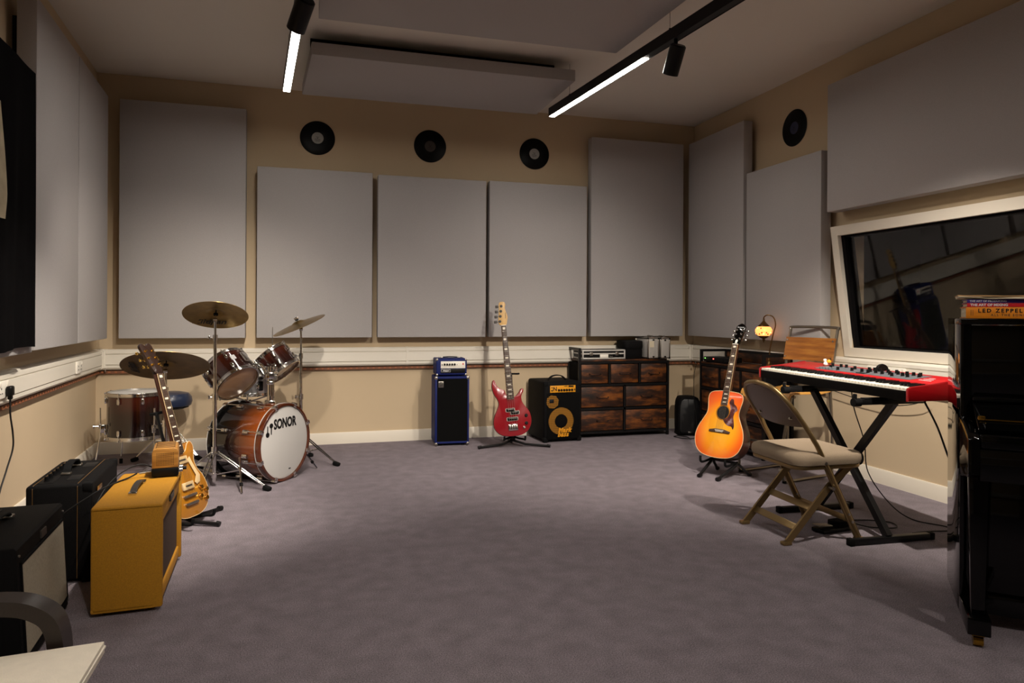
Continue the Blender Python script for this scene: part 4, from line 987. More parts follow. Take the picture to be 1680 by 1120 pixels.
# ------------------------------------------------------------------ drums (local z = shell axis)
def hoop(r, z, h=.026): return MB().lathe([(r-.004, z), (r+.005, z), (r+.005, z+.004), (r+.001, z+.006), (r+.001, z+h-.006), (r+.005, z+h-.004), (r+.004, z+h), (r-.004, z+h)], 40, closed=True)
def lug_mesh(h=.05):
    return MB().rbox((0, 0, 0), (.022, .016, h), .006).cyl((.0, 0, -h/2), (.0, 0, h/2), .006, n=8).mesh('lug')
def drum(label, cat, M, r, L, nl, shell, top, bot, lug=None, double=True, group='drum kit drums'):
    t = thing('drum', label, cat, M, group)
    obj('shell', MB().lathe([(r, .012), (r, L-.012), (r-.006, L-.012), (r-.006, .012)], 48, closed=True), shell, t)
    obj('top_hoop', hoop(r+.002, L-.024), 'chrome', t); obj('bottom_hoop', hoop(r+.002, -.002), 'chrome', t)
    obj('batter_head', MB().lathe([(0, L-.010), (r-.008, L-.010), (r-.001, L-.013), (r-.001, L-.016), (0, L-.013)], 40), top, t)
    obj('resonant_head', MB().lathe([(0, .010), (r-.008, .010), (r-.001, .013), (r-.001, .016), (0, .013)], 40), bot, t)
    me = lug_mesh(.042)
    me.materials.append(MATS['chrome'])
    rod = None
    for i in range(nl):
        a = 2*PI*(i+.5)/nl; zz = ([.055, L-.055] if double and L > .14 else [L/2])
        for z in zz:
            A = Matrix.Rotation(a, 4, 'Z') @ Matrix.Translation((r+.009, 0, z)) @ Matrix.Rotation(R(90), 4, 'Z')
            obj('lug', me, None, t, A)
        rd = MB()
        for z0, z1 in ((-.004, .04), (L-.04, L+.004)): rd.cyl((r+.012, 0, z0), (r+.012, 0, z1), .003, n=8)
        for z in (-.002, L-.004): rd.rbox((r+.011, 0, z+.003), (.014, .012, .012), .003)
        rdm = rod or rd.mesh('tension_rod'); rod = rdm
        if not rdm.materials: rdm.materials.append(MATS['chrome'])
        obj('tension_rod', rdm, None, t, Matrix.Rotation(a, 4, 'Z'))
    return t
def leg3(t, c, feet_, z_hub, z_brace, r=.008, double=True):
    for fx, fy in feet_:
        f = Vector((fx, fy, .018)); top = Vector((c[0], c[1], z_hub)); d = (f-top)
        b = MB(); side = Vector((-(fy-c[1]), fx-c[0], 0)).normalized()*.012
        if double:
            for s_ in (-1, 1): b.tube([top+side*s_, top+d*.5+side*s_*1.1, f-d*.06+side*s_*.6], r*.62, 6)
        else: b.tube([top, f-d*.04], r, 8)
        mid = top+d*.52; b.tube([(c[0], c[1], z_brace), tuple(mid)], r*.6, 6)
        lg = obj('leg', b, 'chrome', t)
        dd = Vector((d.x, d.y, 0)).normalized()
        obj('rubber_foot', MB().rbox((0, 0, 0), (.055, .034, .03), .008, 2), 'rubber', lg, Matrix.Translation(f+dd*.0+Vector((0, 0, -.002))) @ Matrix.Rotation(math.atan2(dd.y, dd.x), 4, 'Z') @ Matrix.Rotation(R(18), 4, 'Y'))
def cymbal_stand(label, c, z_top, feet_, tilt_dir, tilt, steps, zb=.0):
    t = thing('cymbal_stand', label, 'cymbal stand', Matrix.Translation((c[0], c[1], 0)), 'chrome cymbal stands')
    F_ = [(x-c[0], y-c[1]) for x, y in feet_]
    leg3(t, (0, 0), F_, .24, .08)
    zs = [.035]+steps+[z_top-.05]; rr = [.0135, .011, .008, .006]
    for i in range(len(zs)-1):
        obj('tube', MB().cyl((0, 0, zs[i]-.02*(i > 0)), (0, 0, zs[i+1]), rr[i], n=14), 'chrome', t)
        if i > 0:
            c_ = obj('collar', MB().cyl((0, 0, zs[i]-.028), (0, 0, zs[i]+.012), rr[i]+.008, n=14), 'chrome', t)
            obj('wing_bolt', MB().cyl((0, 0, zs[i]-.008), (-.03, -.004, zs[i]-.008), .004, n=8).rbox((-.036, -.004, zs[i]-.008), (.012, .006, .026), .003), 'chrome', c_)
    for a_, b_, r_ in ((.215, .265, .021), (.06, .095, .019)): obj('leg_collar', MB().cyl((0, 0, a_), (0, 0, b_), r_, n=14), 'chrome', t)
    d = Vector(tilt_dir).normalized(); up = (Vector((0, 0, 1))*math.cos(R(tilt))+d*math.sin(R(tilt)))
    p = Vector((0, 0, z_top-.05))
    obj('tilter', MB().cyl((-.012, 0, z_top-.05), (.012, 0, z_top-.05), .012, n=14).cyl(tuple(p), tuple(p+up*.05), .005, n=10), 'chrome', t)
    q = p+up*.05
    obj('top_post', MB().cyl(tuple(q-up*.004), tuple(q+up*.05), .004, n=8), 'black', t)
    obj('felt', MB().cyl(tuple(q-up*.016), tuple(q-up*.003), .015, n=14).cyl(tuple(q+up*.026), tuple(q+up*.034), .014, n=14), 'rubber', t)
    obj('wing_nut', MB().cyl(tuple(q+up*.034), tuple(q+up*.046), .007, n=10).rbox((0, 0, 0), (.034, .006, .012), .003, M=axis_M(q+up*.042, up)), 'chrome', t)
    return Matrix.Translation((c[0], c[1], 0)) @ axis_M(q, up)
def cymbal(label, M, r, m, logo=None):
    t = thing('cymbal', label, 'cymbal', M, 'bronze cymbals')
    prof = [(.006, .021), (.02, .020), (.038, .014), (.05, .006), (.07, .003), (r*.6, -.004), (r, -.016)]
    pr = [(a, z) for a, z in prof]+[(a, z-.0016) for a, z in reversed(prof)]
    obj('plate', MB().lathe(pr, 64, closed=True), m, t)
    if logo: text('lettering', logo[0], logo[1], 'print_black', t, Matrix.Translation((logo[2], logo[3], -.0118 if logo[4] == 0 else -.0145)) @ Matrix.Rotation(R(logo[4]), 4, 'Z') @ Matrix.Rotation(R(-8 if logo[4] == 0 else -5), 4, 'X') @ Matrix.Rotation(PI, 4, 'X'), ext=.0006, bold=.001, shear=.35)
    return t
# left crash: leaning towards the back so that its underside shows
MC = cymbal_stand('tall chrome cymbal stand beside the bass drum shell side', (-.592, 4.95), 1.15, [(-.253, 4.75), (-.87, 5.10), (-.66, 4.62)], (.05, 1.0, 0), 26, [.60, .99])
cymbal('bronze crash cymbal showing its underside with black script, on the tall stand', MC, .204, 'bronze', ('Zildjian', .072, -.055, .115, 0))
# right crash, seen almost edge on
MC = cymbal_stand('slim chrome cymbal stand behind the bass drum front', (-.056, 5.53), 1.074, [(.205, 5.385), (.02, 5.78), (-.17, 5.33)], (-.95, -.25, 0), 24, [.52, .83])
cymbal('bronze crash cymbal tipped steeply beside the small rack tom', MC, .205, 'bronze')
# ride
MC = cymbal_stand('thick chrome ride cymbal stand behind the amber electric guitar', (-.872, 4.86), .825, [(-.86, 4.58), (-.99, 5.14), (-1.16, 4.72)], (-.05, 1.0, 0), 24, [.45, .66])
cymbal('large dark bronze ride cymbal behind the electric guitar neck', MC, .26, 'cymbal_dark', ('Zildjian', .065, -.19, .02, -90))

# bass drum: local z runs from the front head backwards
AX = Vector((-.80, .60, 0)).normalized(); BR = .252
bdM = axis_M((-.146, 4.995, .266), AX, (.6, .8, 0))
def bass_drum():
    t = thing('bass_drum', 'brown burst bass drum with white front head and black logo', 'drum', bdM, 'drum kit drums'); L = .44
    obj('shell', MB().lathe([(BR-.004, .03), (BR-.004, L-.03), (BR-.012, L-.03), (BR-.012, .03)], 56, closed=True), 'bd_shell', t)
    for z0 in (0, L-.042):
        h = obj('wood_hoop', MB().lathe([(BR-.004, z0), (BR+.010, z0), (BR+.012, z0+.003), (BR+.012, z0+.039), (BR+.010, z0+.042), (BR-.004, z0+.042)], 56, closed=True), 'bd_hoop' if z0 == 0 else 'black_gloss', t)
        obj('hoop_inlay', MB().lathe([(BR+.0115, z0+.036), (BR+.0135, z0+.037), (BR+.0135, z0+.041), (BR+.0115, z0+.042)], 56, closed=True), 'aluminium', h)
    fh = obj('front_head', MB().lathe([(0, .008), (BR-.02, .008), (BR-.006, .012), (BR-.004, .02), (BR-.006, .024), (0, .02)], 56), 'head_white', t)
    obj('rear_head', MB().lathe([(0, L-.008), (BR-.02, L-.008), (BR-.006, L-.012), (BR-.004, L-.02), (BR-.006, L-.024), (0, L-.02)], 56), 'head_white', t)
    # which local axes look right/up on the front head (seen from outside)
    inv = bdM.to_3x3().inverted(); up = inv @ Vector((0, 0, 1)); rt = inv @ Vector((.6, .8, 0)); nz = Vector((0, 0, -1))
    T = Matrix(((rt.x, up.x, nz.x, 0), (rt.y, up.y, nz.y, 0), (rt.z, up.z, nz.z, 0), (0, 0, 0, 1)))
    place = lambda x, y: Matrix.Translation(rt*x+up*y+Vector((0, 0, .0068))) @ T
    text('lettering', 'SONOR', .084, 'print_black', fh, place(.0, .13) @ Matrix.Diagonal((.78, 1.08, 1, 1)), ext=.0008, bold=.0032, space=1.0)
    em = MB()
    for dx, dy, s_ in ((-.018, -.026, 1), (.018, .03, -1)):
        em.slab(circ(.017, 18, (dx, dy)), -.0008, .0008, plane='xy')
        em.slab([(dx-.005, dy), (dx+.005, dy), (dx+.004, dy+s_*.058), (dx-.004, dy+s_*.058)], -.0008, .0008, plane='xy')
    obj('emblem', em, 'print_black', fh, place(-.158, .10))
    obj('maker_mark', MB().box((0, 0, 0), (.02, .008, .0012)), 'print_black', fh, place(.05, -.19))
    me = MB().rbox((0, 0, 0), (.026, .02, .05), .007).mesh('lug'); me.materials.append(MATS['chrome'])
    cl = MB().rbox((BR+.014, 0, .0), (.022, .03, .034), .005).cyl((BR+.018, 0, .0), (BR+.018, 0, .12), .0035, n=8).rbox((BR+.002, 0, -.012), (.022, .026, .006), .002); rod = cl.mesh('claw'); rod.materials.append(MATS['chrome'])
    for i in range(8):
        a = 2*PI*(i+.5)/8
        for z0, s_ in ((.012, 1), (L-.012, -1)):
            obj('claw_hook', rod, None, t, Matrix.Rotation(a, 4, 'Z') @ Matrix.Translation((0, 0, z0)) @ (Matrix.Identity(4) if s_ > 0 else Matrix.Rotation(PI, 4, 'X')))
            obj('lug', me, None, t, Matrix.Rotation(a, 4, 'Z') @ Matrix.Translation((BR+.006, 0, z0+s_*.12)) @ Matrix.Rotation(R(90), 4, 'Z'))
    # spurs, given in world terms
    bi = bdM.inverted()
    c0 = Vector((-.146, 4.995, .266))+AX*.13
    side = Vector((-.6, -.8, 0))
    for s_, dz in ((1, -.06), (-1, -.06)):
        a = c0+side*s_*(BR-.006)+Vector((0, 0, dz)); f = a+side*s_*.14-AX*.10; f.z = .006
        P_ = [bi @ a, bi @ (a+side*s_*.05), bi @ f]
        sp = obj('spur', MB().tube([tuple(q) for q in P_], .006, 8), 'chrome', t)
        obj('spur_bracket', MB().rbox((0, 0, 0), (.03, .03, .045), .008, M=Matrix.Translation(P_[0])), 'chrome', sp)
        obj('spur_tip', MB().cyl(tuple(P_[1].lerp(P_[2], .72)), tuple(P_[1].lerp(P_[2], .8)), .011, n=10), 'rubber', sp)
    return t
BD = bass_drum()
# double tom holder
def tom_holder():
    p = Vector((-.146, 4.995, .266))+AX*.135; z0 = .266+BR-.002
    t = thing('tom_holder', 'chrome double tom holder post rising from the bass drum', 'drum hardware', Matrix.Translation((p.x, p.y, z0)))
    obj('base_bracket', MB().rbox((0, 0, .014), (.07, .05, .03), .008).cyl((0, 0, .02), (0, 0, .06), .02, n=16), 'chrome', t)
    obj('post', MB().cyl((-.004, 0, .03), (-.006, 0, .26), .014, n=16).cyl((.018, .01, .04), (.018, .01, .24), .010, n=12), 'chrome', t)
    obj('clamp', MB().rbox((0, 0, .20), (.06, .05, .05), .01).rbox((.0, 0, .15), (.05, .045, .025), .008).cyl((.03, -.03, .21), (.05, -.05, .21), .005, n=8), 'chrome', t)
    obj('memory_lock', MB().rbox((.03, .0, .185), (.03, .03, .04), .006).rbox((-.03, .012, .225), (.025, .025, .035), .006), 'steel', t)
    for s_, e in ((-1, (-.10, .06, .27)), (1, (.0, .06, .26))):
        obj('tom_arm', MB().tube(catmull([(s_*.02, 0, .23), (s_*.03+e[0]*.3, e[1]*.3, .275), e], 5, False), .0085, 8).lathe([(0, -.016), (.016, -.008), (.018, 0), (.016, .008), (0, .016)], 14, M=Matrix.Translation((s_*.03, .005, .25))), 'chrome', t)
tom_holder()
tom1 = drum('dark brown rack tom tilted with clear bottom head over the bass drum', 'drum', axis_M((-.472, 5.21, .652), (-.54, .535, .64)), .152, .20, 6, 'tom_shell', 'head_white', 'head_clear')
obj('mount_bracket', MB().rbox((.162, 0, .1), (.022, .05, .09), .008), 'chrome', tom1, Matrix.Rotation(R(-45), 4, 'Z'))
obj('maker_badge', MB().rbox((.153, 0, .12), (.004, .035, .04), .002), 'print_white', tom1, Matrix.Rotation(R(-75), 4, 'Z'))
tom2 = drum('small brown rack tom with chrome lugs beside the slim cymbal stand', 'drum', axis_M((-.168, 5.37, .712), (-.60, .26, .757)), .127, .18, 6, 'tom_shell', 'head_white', 'head_clear')
obj('mount_bracket', MB().rbox((.133, 0, .09), (.03, .05, .08), .008), 'chrome', tom2, Matrix.Rotation(R(200), 4, 'Z'))
# floor tom on three legs
ftm = drum('deep brown floor tom on three chrome legs in the corner', 'drum', TR(-1.21, 5.68, .232), .194, .335, 8, 'ft_shell', 'head_white', 'head_clear')
for a in (200, 310, 125):
    A = Matrix.Rotation(R(a), 4, 'Z')
    lg = obj('leg', MB().tube([(.235, 0, .23), (.232, 0, .04), (.265, 0, -.19), (.268, 0, -.217)], .0055, 8), 'chrome', ftm, A)
    obj('leg_bracket', MB().rbox((.216, 0, .08), (.04, .03, .06), .006).rbox((.235, 0, .10), (.02, .022, .03), .005).cyl((.24, 0, .10), (.27, 0, .10), .005, n=8).cyl((.27, 0, .10), (.278, 0, .10), .014, n=12), 'chrome', lg)
    obj('rubber_foot', MB().cyl((.268, 0, -.232), (.268, 0, -.197), .012, n=10), 'rubber', lg)
# snare on its stand
SN = TR(-.43, 5.63, .53)
sn = drum('silver shelled snare drum with black lugs behind the rack toms', 'drum', SN, .172, .145, 8, 'shell_silver', 'head_white', 'head_white', double=False)
obj('strainer', MB().rbox((.182, 0, .075), (.02, .03, .07), .005), 'black', sn, Matrix.Rotation(R(-60), 4, 'Z'))
ss = thing('snare_stand', 'chrome snare drum stand under the silver snare', 'drum hardware', TR(-.43, 5.63, 0))
leg3(ss, (0, 0), [(.17, -.13), (-.25, .05), (-.05, .26)], .26, .10)
obj('tube', MB().cyl((0, 0, .05), (0, 0, .49), .012, n=12), 'chrome', ss)
for a in (30, 150, 270): obj('basket_arm', MB().tube([(0, 0, .47), (.10*math.cos(R(a)), .10*math.sin(R(a)), .495), (.175*math.cos(R(a)), .175*math.sin(R(a)), .512), (.196*math.cos(R(a)), .196*math.sin(R(a)), .522), (.199*math.cos(R(a)), .199*math.sin(R(a)), .545)], .006, 8), 'chrome', ss)
# hi-hat stand without cymbals
hh = thing('hi_hat_stand', 'bare chrome hi-hat stand rod behind the small rack tom', 'drum hardware', TR(-.276, 5.83, 0))
leg3(hh, (0, 0), [(.22, .18), (-.05, .25), (.05, -.24)], .26, .10)
obj('tube', MB().cyl((0, 0, .05), (0, 0, .80), .012, n=12), 'chrome', hh); obj('pull_rod', MB().cyl((0, 0, .80), (0, 0, 1.035), .003, n=8), 'steel', hh)
# pedal at the back of the bass drum
pd = thing('bass_drum_pedal', 'chrome bass drum pedal clamped to the rear hoop of the bass drum', 'drum hardware', Matrix.Translation(Vector((-.146, 4.995, 0))+AX*.47) @ Matrix.Rotation(math.atan2(AX.y, AX.x)-PI/2, 4, 'Z'))
obj('base_plate', MB().rbox((0, .17, .008), (.10, .32, .012), .003), 'steel', pd)
obj('foot_board', MB().rbox((0, .18, .055), (.085, .27, .010), .003, M=Matrix.Translation((0, 0, 0)) @ Matrix.Rotation(R(0), 4, 'X')), 'aluminium', pd)
obj('heel_block', MB().rbox((0, .31, .032), (.08, .05, .04), .006), 'black', pd)
obj('posts', MB().cyl((-.05, .03, .01), (-.05, .03, .20), .008, n=10).cyl((.05, .03, .01), (.05, .03, .20), .008, n=10).cyl((-.06, .03, .20), (.06, .03, .20), .008, n=10), 'chrome', pd)
obj('beater', MB().cyl((0, .03, .20), (0, .07, .35), .004, n=8).lathe([(0, -.02), (.02, -.012), (.022, .012), (0, .02)], 14, M=Matrix.Translation((0, .072, .355))), 'white', pd)
# throne
th = thing('drum_throne', 'round blue-black drum throne on braced chrome legs', 'stool', TR(-1.05, 6.03, 0))
obj('seat', MB().lathe([(0, .40), (.13, .40), (.155, .415), (.163, .445), (.158, .48), (.135, .508), (.08, .52), (0, .522)], 40), 'throne_blue', th)
obj('seat_pan', MB().lathe([(0, .385), (.10, .385), (.14, .40), (0, .401)], 30), 'black', th)
obj('post', MB().cyl((0, 0, .10), (0, 0, .39), .015, n=14).cyl((0, 0, .20), (0, 0, .28), .022, n=14), 'chrome', th)
leg3(th, (0, 0), [(-.23, -.09), (.23, -.15), (.0, .22)], .27, .12)

# ------------------------------------------------------------------ folding chair
def folding_chair():
    t = thing('folding_chair', 'bronze metal folding chair with beige padded seat pulled up to the keyboard', 'chair', TR(2.53, 3.13, 0, 88))
    # front = -y
    def side_pts(x, xt): return [(x, -.185, .012), (x, .025, .426), (x*.985, .085, .53), (x*.95, .112, .575), (x*.93, .15, .63), (xt*.93, .195, .69), (xt*.80, .235, .745), (xt*.52, .262, .785), (0, .272, .800)]
    L_ = catmull(side_pts(-.205, -.195), 5, False); R_ = catmull(side_pts(.205, .195), 5, False)
    obj('back_and_front_leg_frame', MB().tube(L_+list(reversed(R_))[1:], .0125, 10), 'chair_bronze', t)
    for s_ in (-1, 1):
        obj('leg_flange', MB().strip([(s_*.205, -.185, .012), (s_*.205, -.02, .335), (s_*.205, .02, .42)], .010, .034, (1, 0, 0)), 'chair_bronze', t)
        obj('rear_leg', MB().strip([(s_*.182, .215, .012), (s_*.182, -.025, .275), (s_*.182, -.16, .385)], .012, .034, (1, 0, 0)), 'chair_bronze', t)
        obj('rubber_foot', MB().rbox((s_*.205, -.19, .009), (.036, .05, .018), .006), 'chair_bronze', t); obj('rubber_foot', MB().rbox((s_*.182, .222, .009), (.036, .05, .018), .006), 'chair_bronze', t)
        for y, z, r in ((-.025, .275, .009), (.018, .405, .008), (-.14, .10, .007), (-.12, .14, .006)): obj('rivet', MB().cyl((s_*.19, y, z), (s_*.222, y, z), r, n=12), 'steel', t)
        obj('hinge_link', MB().strip([(s_*.196, .03, .44), (s_*.196, -.03, .365)], .006, .03, (1, 0, 0)), 'chair_bronze', t)
    for y, z in ((.155, .078), (.068, .172)): obj('rear_stretcher', MB().rbox((0, 0, 0), (.364, .008, .036), .002, M=Matrix.Translation((0, y, z)) @ Matrix.Rotation(R(42), 4, 'X')), 'chair_bronze', t)
    obj('front_stretcher', MB().rbox((0, -.135, .108), (.41, .008, .03), .002), 'chair_bronze', t)
    # back pan: curved sheet with rounded top
    vs = []; fs = []; nu, nv = 16, 8
    for k in (0, 1):
        for j in range(nv+1):
            v = j/nv; z = .585+v*.20
            for i in range(nu+1):
                u = i/nu*2-1
                hw = .182*(1-.0*v) if v < .45 else .182*math.sqrt(max(0.0, 1-((v-.45)/.60)**2.2))
                y = .118+.148*v**.95-.018*(1-u*u)*-1*.6
                vs.append((u*hw, y+k*.006-.004, z-.012*(1-u*u)*(1-v)))
    st = nu+1; n = st*(nv+1)
    for j in range(nv):
        for i in range(nu): a = j*st+i; fs += [(a, a+1, a+st+1, a+st), (n+a+st, n+a+st+1, n+a+1, n+a)]
    rim = list(range(st))+[j*st+nu for j in range(1, nv+1)]+[nv*st+i for i in range(nu-1, -1, -1)]+[j*st for j in range(nv-1, 0, -1)]
    for i in range(len(rim)): a, b = rim[i], rim[(i+1) % len(rim)]; fs.append((b, a, n+a, n+b))
    bp_ = obj('back_panel', MB().add(vs, fs), 'chair_pan', t)
    for x in (-.13, .13): obj('rivet', MB().cyl((x, .17, .625), (x, .152, .622), .006, n=10), 'steel', bp_)
    so = rrect(.42, .40, .06, 6)
    obj('seat_pan', MB().slab([(x, y-.02) for x, y in so], .372, .392, .005, 'xy'), 'chair_bronze', t)
    top = MB(); rg = [(0.002, .392), (-.006, .396), (-.010, .415), (-.008, .436), (.002, .448), (.016, .454), (.035, .457), (.052, .458)]
    N = len(so); vv = []
    for d, z in rg:
        q = inset(so, d); vv += [(x, y-.02, z) for x, y in q]
    ff = [(j*N+i, j*N+(i+1) % N, (j+1)*N+(i+1) % N, (j+1)*N+i) for j in range(len(rg)-1) for i in range(N)]+[tuple(range((len(rg)-1)*N, len(rg)*N)), tuple(reversed(range(N)))]
    obj('seat_cushion', top.add(vv, ff), 'seat_fabric', t)
folding_chair()

# ------------------------------------------------------------------ tall wooden-backed chair
def tall_chair():
    t = thing('tall_chair', 'tall tubular steel chair with plywood seat and back behind the keyboard', 'chair', TR(3.335, 4.275, 0, -78))
    for s_ in (-1, 1):
        pts = [(s_*.195, -.27, .30), (s_*.195, -.275, .03), (s_*.195, -.255, .012), (s_*.195, .20, .012), (s_*.195, .232, .03), (s_*.195, .235, .30)]
        obj('side_frame', MB().tube([(s_*.19, -.19, .585)]+pts+[(s_*.198, .205, .62), (s_*.203, .225, .80), (s_*.203, .262, .985)], .0105, 8), 'tube_steel', t)
        obj('foot_cap', MB().cyl((s_*.195, -.26, .004), (s_*.195, -.26, .02), .014, n=10), 'rubber', t)
    lp = catmull([(-.203, .262, .985), (-.202, .275, 1.04), (-.18, .281, 1.062), (.18, .281, 1.062), (.202, .275, 1.04), (.203, .262, .985)], 6, False)
    obj('top_loop', MB().tube(lp, .0105, 8), 'tube_steel', t)
    obj('footrest', MB().tube([(-.195, -.262, .255), (.195, -.262, .255)], .009, 8), 'tube_steel', t)
    obj('seat_rail', MB().tube([(-.19, -.15, .583), (.19, -.15, .583)], .009, 8).tube([(-.19, .17, .583), (.19, .17, .583)], .009, 8), 'tube_steel', t)
    sp_ = [(-.24, .545), (-.245, .585), (-.23, .612), (-.19, .620), (.10, .606), (.18, .612), (.19, .618), (.19, .606), (.10, .594), (-.18, .604), (-.215, .598), (-.228, .58), (-.226, .545)]
    obj('seat', MB().slab(sp_, -.215, .215, .003, 'yz'), 'wood_light', t)
    vs = []; fs = []; nu = 12
    for k in (0, 1):
        for z in (.815, .985):
            for i in range(nu+1):
                u = i/nu*2-1; vs.append((u*.212, .228+.20*(z-.80)-.006+.026*(1-u*u)-.012*k-.01, z))
    st = nu+1
    for i in range(nu): fs += [(i, i+1, st+i+1, st+i), (2*st+i, 3*st+i, 3*st+i+1, 2*st+i+1), (i, 2*st+i, 2*st+i+1, i+1), (st+i, st+i+1, 3*st+i+1, 3*st+i)]
    fs += [(0, st, 3*st, 2*st), (nu, 2*st+nu, 3*st+nu, st+nu)]
    bk = obj('backrest', MB().add(vs, fs), 'wood_ply', t)
    for x in (-.198, .198):
        for z in (.84, .965): obj('rivet', MB().cyl((x, .21+.20*(z-.80)+.0, z), (x, .196+.20*(z-.80), z), .007, n=10), 'chrome', bk)
    for x in (-.2, .2): obj('rivet', MB().cyl((x, -.246, .568), (x, -.238, .568), .008, n=10), 'chrome', t)
tall_chair()

# ------------------------------------------------------------------ keyboard
def keyboard():
    M = TR(2.908, 3.215, .7375, -95.1)
    t = thing('stage_keyboard', 'red stage keyboard with 88 keys on a black X stand', 'keyboard', M)
    L, D = 1.287, .335; y0, y1 = -D/2, D/2
    ck = .018
    obj('lower_case', MB().bx(-L/2+ck, L/2-ck, y0+.004, y1, .012, .052).bx(-L/2+ck, L/2-ck, y0+.004, y0+.02, .012, .060), 'black', t)
    for x in (-.45, .45):
        for y in (-.1, .1): obj('rubber_foot', MB().cyl((x, y, .0), (x, y, .013), .014, n=10), 'rubber', t)
    prof = [(y0, .012), (y1, .012), (y1, .108), (y1-.012, .115), (y0+.165, .095), (y0+.02, .080), (y0+.004, .074), (y0, .066)]
    for s_ in (-1, 1):
        a = s_*(L/2-ck); obj('end_cheek', MB().slab(prof, min(a, a+s_*ck), max(a, a+s_*ck), .004, 'yz'), 'red_cheek', t)
    tp_ = [(y0+.150, .075), (y1-.002, .075), (y1-.002, .112), (y0+.158, .094), (y0+.150, .088)]
    top = obj('top_panel', MB().slab(tp_, -L/2+ck, L/2-ck, .002, 'yz'), 'red_panel', t)
    obj('back_panel', MB().bx(-L/2+ck, L/2-ck, y1-.01, y1-.001, .05, .078), 'black', t)
    # keys
    kl = L-2*ck-.012; wk = kl/52; wm_ = MB().rbox((0, 0, 0), (wk-.0012, .148, .020), .0015, 1).mesh('white_key'); wm_.materials.append(MATS['key_white'])
    bm_ = MB().slab([(-.0055, 0), (.0055, 0), (.0045, .012), (-.0045, .012)], -.047, .047, .001).mesh('black_key'); bm_.materials.append(MATS['key_black'])
    for i in range(52):
        x = -kl/2+(i+.5)*wk
        obj('white_key', wm_, None, t, Matrix.Translation((x, y0+.078+.001, .064)))
        if i % 7 in (0, 2, 3, 5, 6) and i < 51: obj('black_key', bm_, None, t, Matrix.Translation((x+wk/2, y0+.105, .074)))
    # control surface
    def tz(y): return .0945+(y-(y0+.158))*(.018/.175)
    for (xa, xb, ya, yb) in ((-.30, .02, -.005, .13), (.03, .16, -.005, .13), (.17, .46, -.005, .13)):
        obj('control_field', MB().add([(x, y, tz(y)+dz) for dz in (0, .0012) for x, y in ((xa, ya), (xb, ya), (xb, yb), (xa, yb))], [(0, 1, 2, 3), (7, 6, 5, 4), (0, 4, 5, 1), (1, 5, 6, 2), (2, 6, 7, 3), (3, 7, 4, 0)]), 'panel_grey', top)
    kn = knob_mesh(.0085, .019).mesh('knob'); kn.materials.append(MATS['black'])
    for x, y in ((-.27, .10), (-.22, .05), (-.20, .105), (-.16, .11), (-.115, .02), (-.06, .09), (-.02, .04), (.045, .10), (.055, .045), (.075, .11), (.09, .07), (.11, .04), (.12, .105), (.145, .06), (.19, .10), (.205, .05), (.24, .11), (.25, .06), (.28, .085), (.30, .03), (.325, .10), (.34, .06), (.37, .10), (.385, .05), (.41, .105), (.43, .08)):
        obj('knob', kn, None, top, Matrix.Translation((x, y, tz(y))))
    fd = MB().rbox((0, 0, .006), (.01, .03, .012), .002).mesh('drawbar'); fd.materials.append(MATS['panel_grey'])
    for i in range(6): obj('drawbar', fd, None, top, Matrix.Translation((-.245+.018*i, .01+.008*(i % 3), tz(.01))))
    obj('display', MB().rbox((.095, .012, tz(.012)+.002), (.06, .03, .004), .001), 'print_black', top)
    obj('wheel', MB().lathe([(.0, -.01), (.034, -.01), (.036, 0), (.034, .01), (0, .01)], 24, M=Matrix.Translation((.10, .135, .112)) @ Matrix.Rotation(R(90), 4, 'Y')), 'black', top)
    pr_ = MB()
    for k in range(3): pr_.add([(x, y, tz(y)+dz) for dz in (0, .0008) for x, y in ((.49, .02+k*.03), (.57-.02*k, .02+k*.03), (.57-.02*k, .026+k*.03), (.49, .026+k*.03))], [(0, 1, 2, 3), (7, 6, 5, 4), (0, 4, 5, 1), (1, 5, 6, 2), (2, 6, 7, 3), (3, 7, 4, 0)])
    obj('panel_print', pr_, 'print_white', top)
    # figurine
    g = thing('toy_figurine', 'tiny pale and yellow figurine sitting on the red keyboard top', 'figurine', M @ Matrix.Translation((-.335, .10, tz(.10)+.004)) @ Matrix.Rotation(R(20), 4, 'Z'))
    obj('body', MB().lathe([(0, 0), (.012, 0), (.015, .006), (.012, .016), (.007, .02), (0, .021)], 16), 'white', g)
    obj('head', MB().lathe([(0, .018), (.008, .02), (.011, .028), (.008, .036), (0, .039)], 16), 'white', g, Matrix.Translation((-.006, 0, 0)))
    obj('cap', MB().lathe([(0, .012), (.012, .012), (.013, .02), (.008, .029), (0, .031)], 16), 'yellow_panel', g, Matrix.Translation((.018, .004, .004)))
keyboard()
